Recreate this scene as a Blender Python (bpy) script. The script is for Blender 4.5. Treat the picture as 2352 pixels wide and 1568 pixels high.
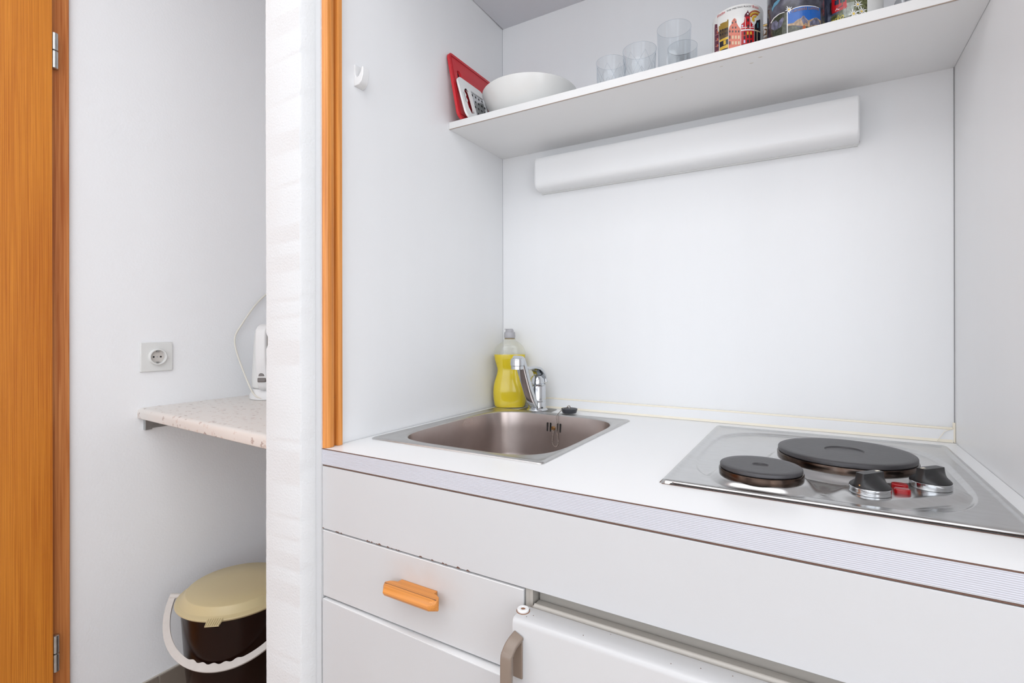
import bpy, bmesh, math, random
from mathutils import Vector, Matrix
random.seed(7)
for _o in list(bpy.data.objects): bpy.data.objects.remove(_o, do_unlink=True)
SC = bpy.context.scene
COL = SC.collection
R = math.radians

# ------------------------------------------------------------------ camera
cam_d = bpy.data.cameras.new('camera'); cam = bpy.data.objects.new('camera', cam_d); COL.objects.link(cam)
cam.location = (0.7729, -1.2519, 1.1143)
cam.rotation_euler = (Matrix.Rotation(R(30.798), 4, 'Z') @ Matrix.Rotation(R(90), 4, 'X') @ Matrix.Rotation(R(-0.096), 4, 'Z')).to_euler()
cam_d.sensor_width = 36.0; cam_d.lens = 17.854; cam_d.shift_y = -0.01143
cam_d.clip_start = 0.02
SC.camera = cam

# ------------------------------------------------------------------ light, exposure
wd = bpy.data.worlds.new('world'); SC.world = wd; wd.use_nodes = True
wd.node_tree.nodes['Background'].inputs[0].default_value = (0.9, 0.95, 1.0, 1)
wd.node_tree.nodes['Background'].inputs[1].default_value = 0.6
def area(name, loc, rot, sx, sy, power, col):
    l = bpy.data.lights.new(name, 'AREA'); l.shape = 'RECTANGLE'; l.size = sx; l.size_y = sy; l.energy = power; l.color = col
    o = bpy.data.objects.new(name, l); COL.objects.link(o); o.location = loc; o.rotation_euler = [R(a) for a in rot]
    return o
area('ceiling_light', (0.35, -1.9, 2.46), (0, 0, 0), 2.0, 1.8, 22.0, (0.965, 0.985, 1.0))
area('rear_fill_light', (0.9, -3.3, 1.3), (-90, 180, 0), 2.2, 1.5, 20.0, (0.86, 0.93, 1.0))  # unseen fill added behind the camera, reaches into the upper niche
area('right_fill_light', (2.15, -2.0, 1.5), (0, 90, 0), 1.6, 1.8, 18.0, (0.92, 0.96, 1.0))  # fill added on the right to lift the surfaces facing it
area('left_fill_light', (-0.88, -2.3, 1.3), (0, -90, 0), 1.8, 1.0, 4.0, (0.95, 0.97, 1.0))  # weak fill added on the left for the niche's right panel
SC.view_settings.view_transform = 'Standard'; SC.view_settings.look = 'None'
SC.view_settings.exposure = -0.02; SC.view_settings.gamma = 1.0; SC.view_settings.use_curve_mapping = False

# ------------------------------------------------------------------ materials
def mat(name, col, rough=0.5, metal=0.0, bump=0.0, bscale=200.0, var=0.0, vscale=8.0, stretch=(1, 1, 1), **kw):
    m = bpy.data.materials.new(name); m.use_nodes = True
    nt = m.node_tree; b = nt.nodes['Principled BSDF']
    b.inputs['Base Color'].default_value = (*col, 1); b.inputs['Roughness'].default_value = rough; b.inputs['Metallic'].default_value = metal
    for k, v in kw.items(): b.inputs[k.replace('_', ' ')].default_value = v
    tc = nt.nodes.new('ShaderNodeTexCoord'); mp = nt.nodes.new('ShaderNodeMapping'); mp.inputs['Scale'].default_value = stretch
    nt.links.new(tc.outputs['Object'], mp.inputs['Vector'])
    if var:
        n = nt.nodes.new('ShaderNodeTexNoise'); n.inputs['Scale'].default_value = vscale; n.inputs['Detail'].default_value = 6
        nt.links.new(mp.outputs[0], n.inputs['Vector'])
        mx = nt.nodes.new('ShaderNodeMix'); mx.data_type = 'RGBA'
        mx.inputs[6].default_value = (*[c * (1 - var) for c in col], 1); mx.inputs[7].default_value = (*[min(1, c * (1 + var)) for c in col], 1)
        nt.links.new(n.outputs[0], mx.inputs[0]); nt.links.new(mx.outputs[2], b.inputs['Base Color'])
    if bump:
        n2 = nt.nodes.new('ShaderNodeTexNoise'); n2.inputs['Scale'].default_value = bscale; n2.inputs['Detail'].default_value = 4
        nt.links.new(mp.outputs[0], n2.inputs['Vector'])
        bp = nt.nodes.new('ShaderNodeBump'); bp.inputs['Strength'].default_value = bump; bp.inputs['Distance'].default_value = 0.002
        nt.links.new(n2.outputs[0], bp.inputs['Height']); nt.links.new(bp.outputs[0], b.inputs['Normal'])
    return m
def ramp_mat(name, stops, scale, rough=0.5, metal=0.0, stretch=(1, 1, 1), detail=8.0, rough_var=0.0, bump=0.0, distortion=0.0, contrast=(0.3, 0.7)):
    """colour by a noise through a colour ramp"""
    m = bpy.data.materials.new(name); m.use_nodes = True; nt = m.node_tree; b = nt.nodes['Principled BSDF']
    tc = nt.nodes.new('ShaderNodeTexCoord'); mp = nt.nodes.new('ShaderNodeMapping'); mp.inputs['Scale'].default_value = stretch
    n = nt.nodes.new('ShaderNodeTexNoise'); n.inputs['Scale'].default_value = scale; n.inputs['Detail'].default_value = detail; n.inputs['Distortion'].default_value = distortion
    nt.links.new(tc.outputs['Object'], mp.inputs['Vector']); nt.links.new(mp.outputs[0], n.inputs['Vector'])
    r = nt.nodes.new('ShaderNodeValToRGB'); nt.links.new(n.outputs[0], r.inputs[0])
    while len(r.color_ramp.elements) < len(stops): r.color_ramp.elements.new(0.5)
    lo, hi = contrast
    for i, c in enumerate(stops):
        e = r.color_ramp.elements[i]; e.position = lo + (hi - lo) * i / (len(stops) - 1); e.color = (*c, 1)
    nt.links.new(r.outputs[0], b.inputs['Base Color']); b.inputs['Roughness'].default_value = rough; b.inputs['Metallic'].default_value = metal
    if rough_var:
        mr = nt.nodes.new('ShaderNodeMapRange'); mr.inputs[3].default_value = rough - rough_var; mr.inputs[4].default_value = rough + rough_var
        nt.links.new(n.outputs[0], mr.inputs[0]); nt.links.new(mr.outputs[0], b.inputs['Roughness'])
    if bump:
        bp = nt.nodes.new('ShaderNodeBump'); bp.inputs['Strength'].default_value = bump; bp.inputs['Distance'].default_value = 0.001
        nt.links.new(n.outputs[0], bp.inputs['Height']); nt.links.new(bp.outputs[0], b.inputs['Normal'])
    return m
def srgb(r, g, b): return tuple((c / 255 / 12.92 if c / 255 <= 0.04045 else ((c / 255 + 0.055) / 1.055) ** 2.4) for c in (r, g, b))
def wood(name, dark, light, scale=6.0, grain=60.0, rough=0.38, along=2):
    m = bpy.data.materials.new(name); m.use_nodes = True; nt = m.node_tree; b = nt.nodes['Principled BSDF']
    tc = nt.nodes.new('ShaderNodeTexCoord')
    mp = nt.nodes.new('ShaderNodeMapping'); mp.inputs['Scale'].default_value = [1.6 if k == along else grain for k in range(3)]; nt.links.new(tc.outputs['Object'], mp.inputs['Vector'])
    n = nt.nodes.new('ShaderNodeTexNoise'); n.inputs['Scale'].default_value = 2.2; n.inputs['Detail'].default_value = 8; n.inputs['Distortion'].default_value = 0.6
    nt.links.new(mp.outputs[0], n.inputs['Vector'])
    mp2 = nt.nodes.new('ShaderNodeMapping'); mp2.inputs['Scale'].default_value = [0.5 if k == along else scale for k in range(3)]; nt.links.new(tc.outputs['Object'], mp2.inputs['Vector'])
    n2 = nt.nodes.new('ShaderNodeTexNoise'); n2.inputs['Scale'].default_value = 2.0; n2.inputs['Detail'].default_value = 3
    nt.links.new(mp2.outputs[0], n2.inputs['Vector'])
    ad = nt.nodes.new('ShaderNodeMath'); ad.operation = 'MULTIPLY_ADD'; ad.inputs[1].default_value = 0.6
    nt.links.new(n.outputs[0], ad.inputs[0])
    m2 = nt.nodes.new('ShaderNodeMath'); m2.operation = 'MULTIPLY'; m2.inputs[1].default_value = 0.4; nt.links.new(n2.outputs[0], m2.inputs[0]); nt.links.new(m2.outputs[0], ad.inputs[2])
    r = nt.nodes.new('ShaderNodeValToRGB'); nt.links.new(ad.outputs[0], r.inputs[0])
    r.color_ramp.elements[0].position = 0.36; r.color_ramp.elements[0].color = (*dark, 1); r.color_ramp.elements[1].position = 0.60; r.color_ramp.elements[1].color = (*light, 1)
    nt.links.new(r.outputs[0], b.inputs['Base Color']); b.inputs['Roughness'].default_value = rough
    bp = nt.nodes.new('ShaderNodeBump'); bp.inputs['Strength'].default_value = 0.15; bp.inputs['Distance'].default_value = 0.001
    nt.links.new(n.outputs[0], bp.inputs['Height']); nt.links.new(bp.outputs[0], b.inputs['Normal'])
    return m

LAM = (0.86, 0.865, 0.875)
m_lam = mat('white_laminate', LAM, 0.32, bump=0.06, bscale=60, var=0.015, vscale=3, stretch=(6, 6, 0.6))
m_lamtop = mat('white_worktop_laminate', (0.90, 0.905, 0.91), 0.30, bump=0.03, bscale=300)
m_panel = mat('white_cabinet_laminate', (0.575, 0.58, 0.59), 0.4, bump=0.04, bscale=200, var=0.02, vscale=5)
m_plaster = mat('white_plaster', (0.90, 0.905, 0.92), 0.85, bump=0.35, bscale=160, var=0.015, vscale=4)
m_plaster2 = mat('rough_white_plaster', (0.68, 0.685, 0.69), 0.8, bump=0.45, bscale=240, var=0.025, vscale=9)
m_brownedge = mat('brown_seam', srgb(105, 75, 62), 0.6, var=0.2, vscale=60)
m_strip = mat('lavender_edge_strip', (0.55, 0.555, 0.605), 0.4)
m_cream = mat('cream_sealant', srgb(240, 233, 216), 0.4, var=0.03, vscale=40)
m_white = mat('white_plastic', (0.82, 0.82, 0.82), 0.28)
m_lampw = mat('opal_diffuser', (0.92, 0.925, 0.93), 0.3, Transmission_Weight=0.0)
m_offwhite = mat('offwhite_plastic', (0.76, 0.765, 0.75), 0.3)
m_ceram = mat('white_glaze', (0.80, 0.80, 0.78), 0.12)
m_black = mat('black_plastic', (0.012, 0.012, 0.013), 0.38, bump=0.05, bscale=300)
m_dark = mat('dark_hole', (0.01, 0.009, 0.008), 0.8)
m_chrome = mat('chrome', (0.62, 0.64, 0.66), 0.13, 1.0, bump=0.02, bscale=150)
m_zinc = mat('zinc_metal', (0.50, 0.52, 0.52), 0.35, 1.0, bump=0.1, bscale=90, var=0.25, vscale=50)
m_steel = ramp_mat('hob_stainless_steel', [(0.50, 0.495, 0.49), (0.57, 0.57, 0.565), (0.61, 0.61, 0.61)], 40, 0.24, 1.0, stretch=(1, 3, 1), rough_var=0.04, contrast=(0.2, 0.8))
m_sink = ramp_mat('sink_stainless_steel', [(0.52, 0.51, 0.50), (0.57, 0.565, 0.555)], 60, 0.33, 1.0, rough_var=0.03)
m_basin = ramp_mat('reflection_tinted_basin_steel', [(0.42, 0.36, 0.335), (0.52, 0.46, 0.435)], 12, 0.30, 1.0, rough_var=0.08)  # brown reflection inside the basin is put into the metal colour
m_iron = mat('cast_iron', (0.058, 0.056, 0.060), 0.42, 0.3, bump=0.12, bscale=120, var=0.18, vscale=30)
m_burnt = ramp_mat('heat_tinted_steel', [(0.02, 0.017, 0.016), (0.075, 0.05, 0.038), (0.14, 0.12, 0.11)], 30, 0.22, 1.0, stretch=(1, 1, 1))
m_red = mat('red_plastic', srgb(165, 4, 16), 0.18, Transmission_Weight=0.15)
m_redboard = mat('red_cutting_board_plastic', srgb(205, 40, 50), 0.42, bump=0.15, bscale=400)
def thin_clear(name, tint, ior, rough=0.02, milk=0.0):
    """clear walls: light goes straight through, edges and highlights reflect by Fresnel"""
    m = bpy.data.materials.new(name); m.use_nodes = True; nt = m.node_tree; nt.nodes.remove(nt.nodes['Principled BSDF'])
    out = nt.nodes['Material Output']; tr = nt.nodes.new('ShaderNodeBsdfTransparent'); tr.inputs[0].default_value = (*tint, 1)
    gl = nt.nodes.new('ShaderNodeBsdfGlossy'); gl.inputs['Roughness'].default_value = rough; gl.inputs[0].default_value = (0.9, 0.92, 0.95, 1)
    lw = nt.nodes.new('ShaderNodeLayerWeight'); lw.inputs[0].default_value = 0.5
    pw = nt.nodes.new('ShaderNodeMath'); pw.operation = 'POWER'; pw.inputs[1].default_value = 5.0; nt.links.new(lw.outputs['Facing'], pw.inputs[0])
    fr = nt.nodes.new('ShaderNodeMath'); fr.operation = 'MULTIPLY_ADD'; fr.inputs[1].default_value = ior - 0.95; fr.inputs[2].default_value = 0.035; nt.links.new(pw.outputs[0], fr.inputs[0]); mx = nt.nodes.new('ShaderNodeMixShader')
    nt.links.new(fr.outputs[0], mx.inputs[0]); nt.links.new(tr.outputs[0], mx.inputs[1]); nt.links.new(gl.outputs[0], mx.inputs[2])
    last = mx
    if milk:
        df = nt.nodes.new('ShaderNodeBsdfDiffuse'); df.inputs[0].default_value = (0.85, 0.85, 0.8, 1); m2 = nt.nodes.new('ShaderNodeMixShader'); m2.inputs[0].default_value = milk
        nt.links.new(mx.outputs[0], m2.inputs[1]); nt.links.new(df.outputs[0], m2.inputs[2]); last = m2
    nt.links.new(last.outputs[0], out.inputs[0]); return m
m_glass = thin_clear('clear_glass', (0.965, 0.975, 0.98), 1.5)
m_ridge = thin_clear('cut_glass_ridge', (0.90, 0.915, 0.93), 1.35)
m_bottle = thin_clear('clear_bottle_plastic', (0.96, 0.96, 0.93), 1.4, 0.08, 0.04)
m_soap = mat('yellow_washing_up_liquid', (0.95, 0.71, 0.0), 0.10, Transmission_Weight=0.12, IOR=1.33, var=0.10, vscale=18)
m_capgrey = mat('grey_cap_plastic', (0.42, 0.41, 0.43), 0.35)
m_rubber = mat('dark_grey_rubber', (0.045, 0.047, 0.055), 0.5)
m_brass = mat('tarnished_brass', (0.42, 0.24, 0.10), 0.35, 1.0, var=0.3, vscale=300)
m_bead = mat('chain_steel', (0.45, 0.41, 0.38), 0.2, 1.0)
m_railwood = wood('beech_rail_wood', srgb(190, 112, 45), srgb(232, 156, 78), 10, 90)
m_handlewood = wood('beech_handle_wood', srgb(190, 118, 50), srgb(222, 148, 72), 14, 300, along=0)
m_doorwood = wood('oak_veneer', srgb(180, 98, 22), srgb(216, 136, 44), 3, 260)
m_framewood = wood('stained_frame_wood', srgb(170, 92, 38), srgb(210, 138, 78), 7, 90)
m_beigelid = mat('beige_plastic', srgb(205, 190, 148), 0.33)
m_bin = mat('dark_brown_plastic', (0.012, 0.0035, 0.002), 0.25, Specular_IOR_Level=0.25)
m_bail = mat('aged_white_plastic', srgb(205, 200, 195), 0.4, var=0.06, vscale=60)
m_greybrown = mat('greybrown_plastic', srgb(132, 117, 105), 0.32)
m_beige = mat('beige_grey_metal', srgb(172, 167, 160), 0.4, var=0.04, vscale=20)
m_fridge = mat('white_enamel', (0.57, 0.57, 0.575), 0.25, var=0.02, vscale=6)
m_tile = mat('grey_brown_tile', srgb(128, 118, 108), 0.35, var=0.05, vscale=20)
m_grout = mat('light_grout', srgb(190, 182, 172), 0.8)
m_floor = mat('grey_brown_floor_tile', srgb(178, 158, 142), 0.4, var=0.06, vscale=6)
m_rust = mat('rust', srgb(140, 100, 75), 0.7, var=0.2, vscale=300)
m_gold = mat('gold_rim', (0.83, 0.58, 0.20), 0.2, 1.0)
m_grey = mat('grey_plate', (0.42, 0.42, 0.42), 0.45)
m_cord = mat('cream_cord', srgb(226, 222, 212), 0.45)
def terrazzo():
    m = mat('speckled_laminate', srgb(222, 217, 212), 0.35); nt = m.node_tree; b = nt.nodes['Principled BSDF']
    tc = nt.nodes.new('ShaderNodeTexCoord'); mp = nt.nodes.new('ShaderNodeMapping'); mp.inputs['Scale'].default_value = (42, 70, 42); mp.inputs['Rotation'].default_value = (0.3, 0.2, 0.6)
    nt.links.new(tc.outputs['Object'], mp.inputs['Vector'])
    nz = nt.nodes.new('ShaderNodeTexNoise'); nz.inputs['Scale'].default_value = 3; nt.links.new(mp.outputs[0], nz.inputs['Vector'])
    vm = nt.nodes.new('ShaderNodeVectorMath'); vm.operation = 'ADD'; nt.links.new(mp.outputs[0], vm.inputs[0]); nt.links.new(nz.outputs['Color'], vm.inputs[1])
    v = nt.nodes.new('ShaderNodeTexVoronoi'); v.feature = 'F1'; v.inputs['Scale'].default_value = 1.0; nt.links.new(vm.outputs[0], v.inputs['Vector'])
    lt = nt.nodes.new('ShaderNodeMath'); lt.operation = 'LESS_THAN'; lt.inputs[1].default_value = 0.27; nt.links.new(v.outputs['Distance'], lt.inputs[0])
    r = nt.nodes.new('ShaderNodeValToRGB'); nt.links.new(v.outputs['Color'], r.inputs[0])
    e = r.color_ramp.elements; e[0].position = 0.0; e[0].color = (*srgb(165, 150, 145), 1); e[1].position = 1.0; e[1].color = (*srgb(225, 220, 215), 1)
    x = e.new(0.5); x.color = (*srgb(214, 200, 192), 1)
    mx = nt.nodes.new('ShaderNodeMix'); mx.data_type = 'RGBA'; nt.links.new(lt.outputs[0], mx.inputs[0]); mx.inputs[6].default_value = (*srgb(226, 221, 216), 1)
    nt.links.new(r.outputs[0], mx.inputs[7]); nt.links.new(mx.outputs[2], b.inputs['Base Color'])
    return m
m_terr = terrazzo()
def spotted():
    """white laminate with a few small yellow grease spots"""
    m = mat('spotted_white_laminate', (0.90, 0.90, 0.90), 0.4); nt = m.node_tree; b = nt.nodes['Principled BSDF']
    tc = nt.nodes.new('ShaderNodeTexCoord'); mp = nt.nodes.new('ShaderNodeMapping'); mp.inputs['Scale'].default_value = (30, 75, 30); nt.links.new(tc.outputs['Object'], mp.inputs['Vector'])
    v = nt.nodes.new('ShaderNodeTexVoronoi'); v.inputs['Scale'].default_value = 1.0; nt.links.new(mp.outputs[0], v.inputs['Vector'])
    n = nt.nodes.new('ShaderNodeTexNoise'); n.inputs['Scale'].default_value = 5.0; nt.links.new(tc.outputs['Object'], n.inputs['Vector'])
    mr = nt.nodes.new('ShaderNodeMapRange'); mr.inputs[1].default_value = 0.5; mr.inputs[2].default_value = 0.75; mr.inputs[3].default_value = 0.0; mr.inputs[4].default_value = 0.22; nt.links.new(n.outputs[0], mr.inputs[0])
    lt = nt.nodes.new('ShaderNodeMath'); lt.operation = 'LESS_THAN'; nt.links.new(v.outputs['Distance'], lt.inputs[0]); nt.links.new(mr.outputs[0], lt.inputs[1])
    mu = nt.nodes.new('ShaderNodeMath'); mu.operation = 'MULTIPLY'; mu.inputs[1].default_value = 0.5; nt.links.new(lt.outputs[0], mu.inputs[0])
    mx = nt.nodes.new('ShaderNodeMix'); mx.data_type = 'RGBA'; nt.links.new(mu.outputs[0], mx.inputs[0]); mx.inputs[6].default_value = (0.90, 0.90, 0.90, 1); mx.inputs[7].default_value = (*srgb(190, 172, 130), 1)
    nt.links.new(mx.outputs[2], b.inputs['Base Color']); return m
m_spot = spotted()

# ------------------------------------------------------------------ mesh helpers
def obj(name, bm, m, parent=None, smooth=False, bevel=0.0, seg=2, recalc=True):
    if recalc: bmesh.ops.recalc_face_normals(bm, faces=bm.faces)
    me = bpy.data.meshes.new(name); bm.to_mesh(me); bm.free()
    for mm in (m if isinstance(m, (list, tuple)) else [m]): me.materials.append(mm)
    o = bpy.data.objects.new(name, me); COL.objects.link(o)
    if parent is not None:
        o.parent = parent
        r = parent
        if r.get('_world'): o.location = -Vector(r['_world'])
    if smooth:
        me.shade_smooth()
        try: me.set_sharp_from_angle(angle=R(38))
        except Exception: pass
    if bevel:
        md = o.modifiers.new('bevel', 'BEVEL'); md.width = bevel; md.segments = seg; md.limit_method = 'ANGLE'; md.angle_limit = R(40); md.harden_normals = False
        me.shade_smooth()
        try: me.set_sharp_from_angle(angle=R(60))
        except Exception: pass
    return o
def thing(name, label, cat, loc=(0, 0, 0), rotz=0.0, group=None, world=True):
    """an Empty at the thing's base; with world=True its parts are meshed in world coordinates"""
    o = bpy.data.objects.new(name, None); COL.objects.link(o); o.location = loc; o.rotation_euler = (0, 0, rotz)
    o.empty_display_size = 0.05
    o['label'] = label; o['category'] = cat
    if group: o['group'] = group
    if world: o['_world'] = list(loc)
    return o
def struct(o, label=None):
    o['kind'] = 'structure'
    if label: o['label'] = label
    return o
def box(bm, x0, y0, z0, x1, y1, z1):
    v = [bm.verts.new(p) for p in ((x0, y0, z0), (x1, y0, z0), (x1, y1, z0), (x0, y1, z0), (x0, y0, z1), (x1, y0, z1), (x1, y1, z1), (x0, y1, z1))]
    for f in ((0, 3, 2, 1), (4, 5, 6, 7), (0, 1, 5, 4), (1, 2, 6, 5), (2, 3, 7, 6), (3, 0, 4, 7)): bm.faces.new([v[i] for i in f])
    return v
def nb(*boxes):
    bm = bmesh.new()
    for b in boxes: box(bm, *b)
    return bm
def prism(bm, pts, axis, a, b):
    """pts: polygon in the two other axes (cyclic order x,y,z without axis), extruded a..b"""
    def P(p, t): q = [p[0], p[1]]; q.insert(axis, t); return q
    lo = [bm.verts.new(P(p, a)) for p in pts]; hi = [bm.verts.new(P(p, b)) for p in pts]
    bm.faces.new(lo); bm.faces.new(hi[::-1]); n = len(pts)
    for i in range(n): bm.faces.new((lo[i], lo[(i + 1) % n], hi[(i + 1) % n], hi[i]))
def lathe(bm, prof, c=(0, 0, 0), seg=48, sx=1.0, sy=1.0, rot=0.0, close=True):
    """prof: [(radius, z)]"""
    rings = []
    cr, sr = math.cos(rot), math.sin(rot)
    for r, z in prof:
        if r < 1e-6: rings.append([bm.verts.new((c[0], c[1], c[2] + z))]); continue
        ring = []
        for k in range(seg):
            a = 2 * math.pi * k / seg; x = r * sx * math.cos(a); y = r * sy * math.sin(a)
            ring.append(bm.verts.new((c[0] + x * cr - y * sr, c[1] + x * sr + y * cr, c[2] + z)))
        rings.append(ring)
    for A, B in zip(rings, rings[1:]):
        if len(A) == 1 and len(B) == 1: continue
        for k in range(seg):
            k2 = (k + 1) % seg
            if len(A) == 1: bm.faces.new((A[0], B[k], B[k2]))
            elif len(B) == 1: bm.faces.new((A[k], B[0], A[k2]))
            else: bm.faces.new((A[k], B[k], B[k2], A[k2]))
    if close:
        for rg, pr in ((rings[0], 1), (rings[-1], -1)):
            if len(rg) > 2: bm.faces.new(rg[::pr])
def tube(bm, pts, r, seg=10, cap=True, sections=None, up=(0, 0, 1)):
    """sweep; r number/list; sections: optional function(i)-> list of (u,v) offsets"""
    P = [Vector(p) for p in pts]; n = len(P); rings = []
    prev = None
    for i in range(n):
        t = (P[min(i + 1, n - 1)] - P[max(i - 1, 0)]).normalized()
        if prev is None:
            u = Vector(up); u = (u - t * u.dot(t))
            if u.length < 1e-4: u = Vector((1, 0, 0)); u = u - t * u.dot(t)
            u.normalize()
        else: u = (prev - t * prev.dot(t)).normalized()
        prev = u; w = t.cross(u)
        rr = r[i] if isinstance(r, (list, tuple)) else r
        if sections: off = sections(i)
        else: off = [(rr * math.cos(2 * math.pi * k / seg), rr * math.sin(2 * math.pi * k / seg)) for k in range(seg)]
        rings.append([bm.verts.new(P[i] + u * a + w * b) for a, b in off])
    m = len(rings[0])
    for A, B in zip(rings, rings[1:]):
        for k in range(m): bm.faces.new((A[k], A[(k + 1) % m], B[(k + 1) % m], B[k]))
    if cap: bm.faces.new(rings[0][::-1]); bm.faces.new(rings[-1])
def smoothpath(pts, n=8):
    P = [Vector(p) for p in pts]; out = []
    for i in range(len(P) - 1):
        p0 = P[max(i - 1, 0)]; p1 = P[i]; p2 = P[i + 1]; p3 = P[min(i + 2, len(P) - 1)]
        for k in range(n):
            t = k / n
            out.append(0.5 * ((2 * p1) + (-p0 + p2) * t + (2 * p0 - 5 * p1 + 4 * p2 - p3) * t * t + (-p0 + 3 * p1 - 3 * p2 + p3) * t ** 3))
    out.append(P[-1]); return out
def rrect(w, h, r, n=4):
    """rounded-rectangle section, half sizes w,h"""
    o = []
    for cx, cy, a0 in ((w - r, h - r, 0), (-w + r, h - r, 90), (-w + r, -h + r, 180), (w - r, -h + r, 270)):
        for k in range(n + 1):
            a = R(a0 + 90 * k / n); o.append((cx + r * math.cos(a), cy + r * math.sin(a)))
    return o
def superel(a, n, hx, hy):
    c, s = math.cos(a), math.sin(a)
    return hx * math.copysign(abs(c) ** (2 / n), c), hy * math.copysign(abs(s) ** (2 / n), s)

# ================================================================== THE ROOM
def xl(y): return -0.004 + 0.0141 * (-y)          # inner face of the niche's left side panel
o = struct(obj('floor', nb((-0.94, -3.4, -0.05, 2.2, 0.05, 0.0)), m_floor))
o = struct(obj('ceiling', nb((-0.94, -3.4, 2.5, 2.2, 0.05, 2.55)), m_plaster))
o = struct(obj('wall_left', nb((-1.0, -3.4, 0, -0.92, 0.05, 2.5)), m_plaster))
o = struct(obj('wall_nook_back', nb((-0.92, 0.0, 0, -0.124, 0.05, 2.5)), m_plaster))
o = struct(obj('wall_far_right', nb((2.2, -3.4, 0, 2.26, -0.66, 2.5)), m_plaster))
o = struct(obj('wall_rear', nb((-0.92, -3.46, 0, 2.2, -3.4, 2.5)), m_plaster))
o = struct(obj('wall_right', nb((1.018, -0.66, 0, 2.2, 0.05, 2.5)), m_plaster))
o = struct(obj('wall_above', nb((-0.0195, -0.66, 2.02, 1.018, 0.0, 2.5)), m_plaster))
# partition between nook and kitchenette: rough plaster with chipped edges
bm = bmesh.new(); rnd = random.Random(3); NZ = 320; prev = None
for i in range(NZ + 1):
    z = 2.5 * i / NZ
    jl = 0.0006 * math.sin(z * 7) + rnd.uniform(-.0004, .0004); jr = 0.0003 * math.sin(z * 31) + 0.0002 * math.sin(z * 83)
    if rnd.random() < .10 and z < 1.75: jr += rnd.uniform(.0006, .0016)
    notch = 0.0045 if 1.079 < z < 1.103 else 0.0
    lean = -0.0005 - 0.0014 * (1 - z / 1.8)
    ring = [(-0.1245 + jl + notch + lean, -0.659), (-0.121 + jl + notch + lean, -0.6625), (-0.0225 + lean, -0.6625), (-0.019 - jr + lean, -0.660 + jr), (-0.0098, -0.6405), (-0.0098, 0.0), (-0.124 + jl + notch * 0.7, 0.0)]
    vs = [bm.verts.new((x, y, z)) for x, y in ring]
    if prev:
        for k in range(len(vs)): bm.faces.new((prev[k], prev[(k + 1) % 7], vs[(k + 1) % 7], vs[k]))
    else: bm.faces.new(vs[::-1])
    prev = vs
bm.faces.new(prev)
struct(obj('wall_partition', bm, m_plaster2, smooth=True))
# niche lining panels
bm = bmesh.new(); prism(bm, [(-0.0092, -0.6385), (xl(-.6385), -0.6385), (xl(0), 0.0), (-0.0092, 0.0)], 2, 0.0, 2.02)
struct(obj('wall_niche_left', bm, m_lam))
struct(obj('trim_added_facing', nb((-0.0094, -0.6392, 0.0, 0.0050, -0.6385, 2.02)), m_panel))  # darker facing added where the panel's front edge caught too much light
struct(obj('wall_niche_back', nb((-0.0092, 0.0, 0.0, 1.018, 0.05, 2.02)), m_lam))
struct(obj('wall_niche_right', nb((1.0, -0.6385, 0.0, 1.018, 0.0, 2.02)), m_lam))
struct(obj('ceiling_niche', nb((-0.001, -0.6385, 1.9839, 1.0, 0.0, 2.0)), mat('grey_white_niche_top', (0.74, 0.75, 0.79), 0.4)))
# fine dark seam lines in the inner corners
struct(obj('trim_2', nb((-0.0045, -0.0010, 0.928, -0.0030, -0.0001, 1.984)), mat('seam_grey', (0.55, 0.56, 0.58), 0.6)))
struct(obj('trim_3', nb((0.9988, -0.0014, 0.928, 1.0, -0.0001, 1.984)), mat('seam_grey2', (0.28, 0.28, 0.29), 0.6)))
# upstand along the back of the worktop, sealed with yellowed sealant
up = struct(obj('trim_1', nb((0.0, -0.0055, 0.9005, 0.999, -0.0002, 0.9255)), m_lam))
bm = bmesh.new()
tube(bm, [(0.0, -0.003, 0.9262), (0.3, -0.0032, 0.9262), (0.65, -0.003, 0.9264), (0.996, -0.0035, 0.926)], 0.0028, 8)
o = obj('sealant_bead', bm, m_cream, up, smooth=True)
bm = bmesh.new()
prism(bm, [(-0.0055, 0.9004), (-0.0085, 0.9004), (-0.0055, 0.9055)], 0, 0.11, 0.996)
obj('sealant_bead', bm, m_cream, up)
bm = bmesh.new()
prism(bm, [(0.9995, -0.0085), (0.9995, -0.004), (0.9960, -0.004)], 2, 0.9005, 0.938)
obj('sealant_corner', bm, m_cream, up)
bm = bmesh.new(); tube(bm, smoothpath([(0.993, -0.0065, 0.925), (0.984, -0.0085, 0.921), (0.978, -0.010, 0.912), (0.972, -0.0115, 0.9025)], 5), 0.0006, 6)
obj('sealant_string', bm, m_cream, up)

# baseboard tiles on the nook's left wall
bb = bmesh.new(); box(bb, -0.92, -0.70, 0.0, -0.9135, 0.0, 0.0835)
bb = struct(obj('baseboard_left', bb, m_grout))
for k in range(4):
    y1 = -0.4895 + 0.30 * (k - 1) + 0.298; y0 = max(-0.699, y1 - 0.297); y1 = min(y1, -0.002)
    if y1 - y0 > 0.01: obj('tile', nb((-0.9140, y0, 0.001, -0.9095, y1, 0.082)), m_tile, bb, bevel=0.001)

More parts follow.
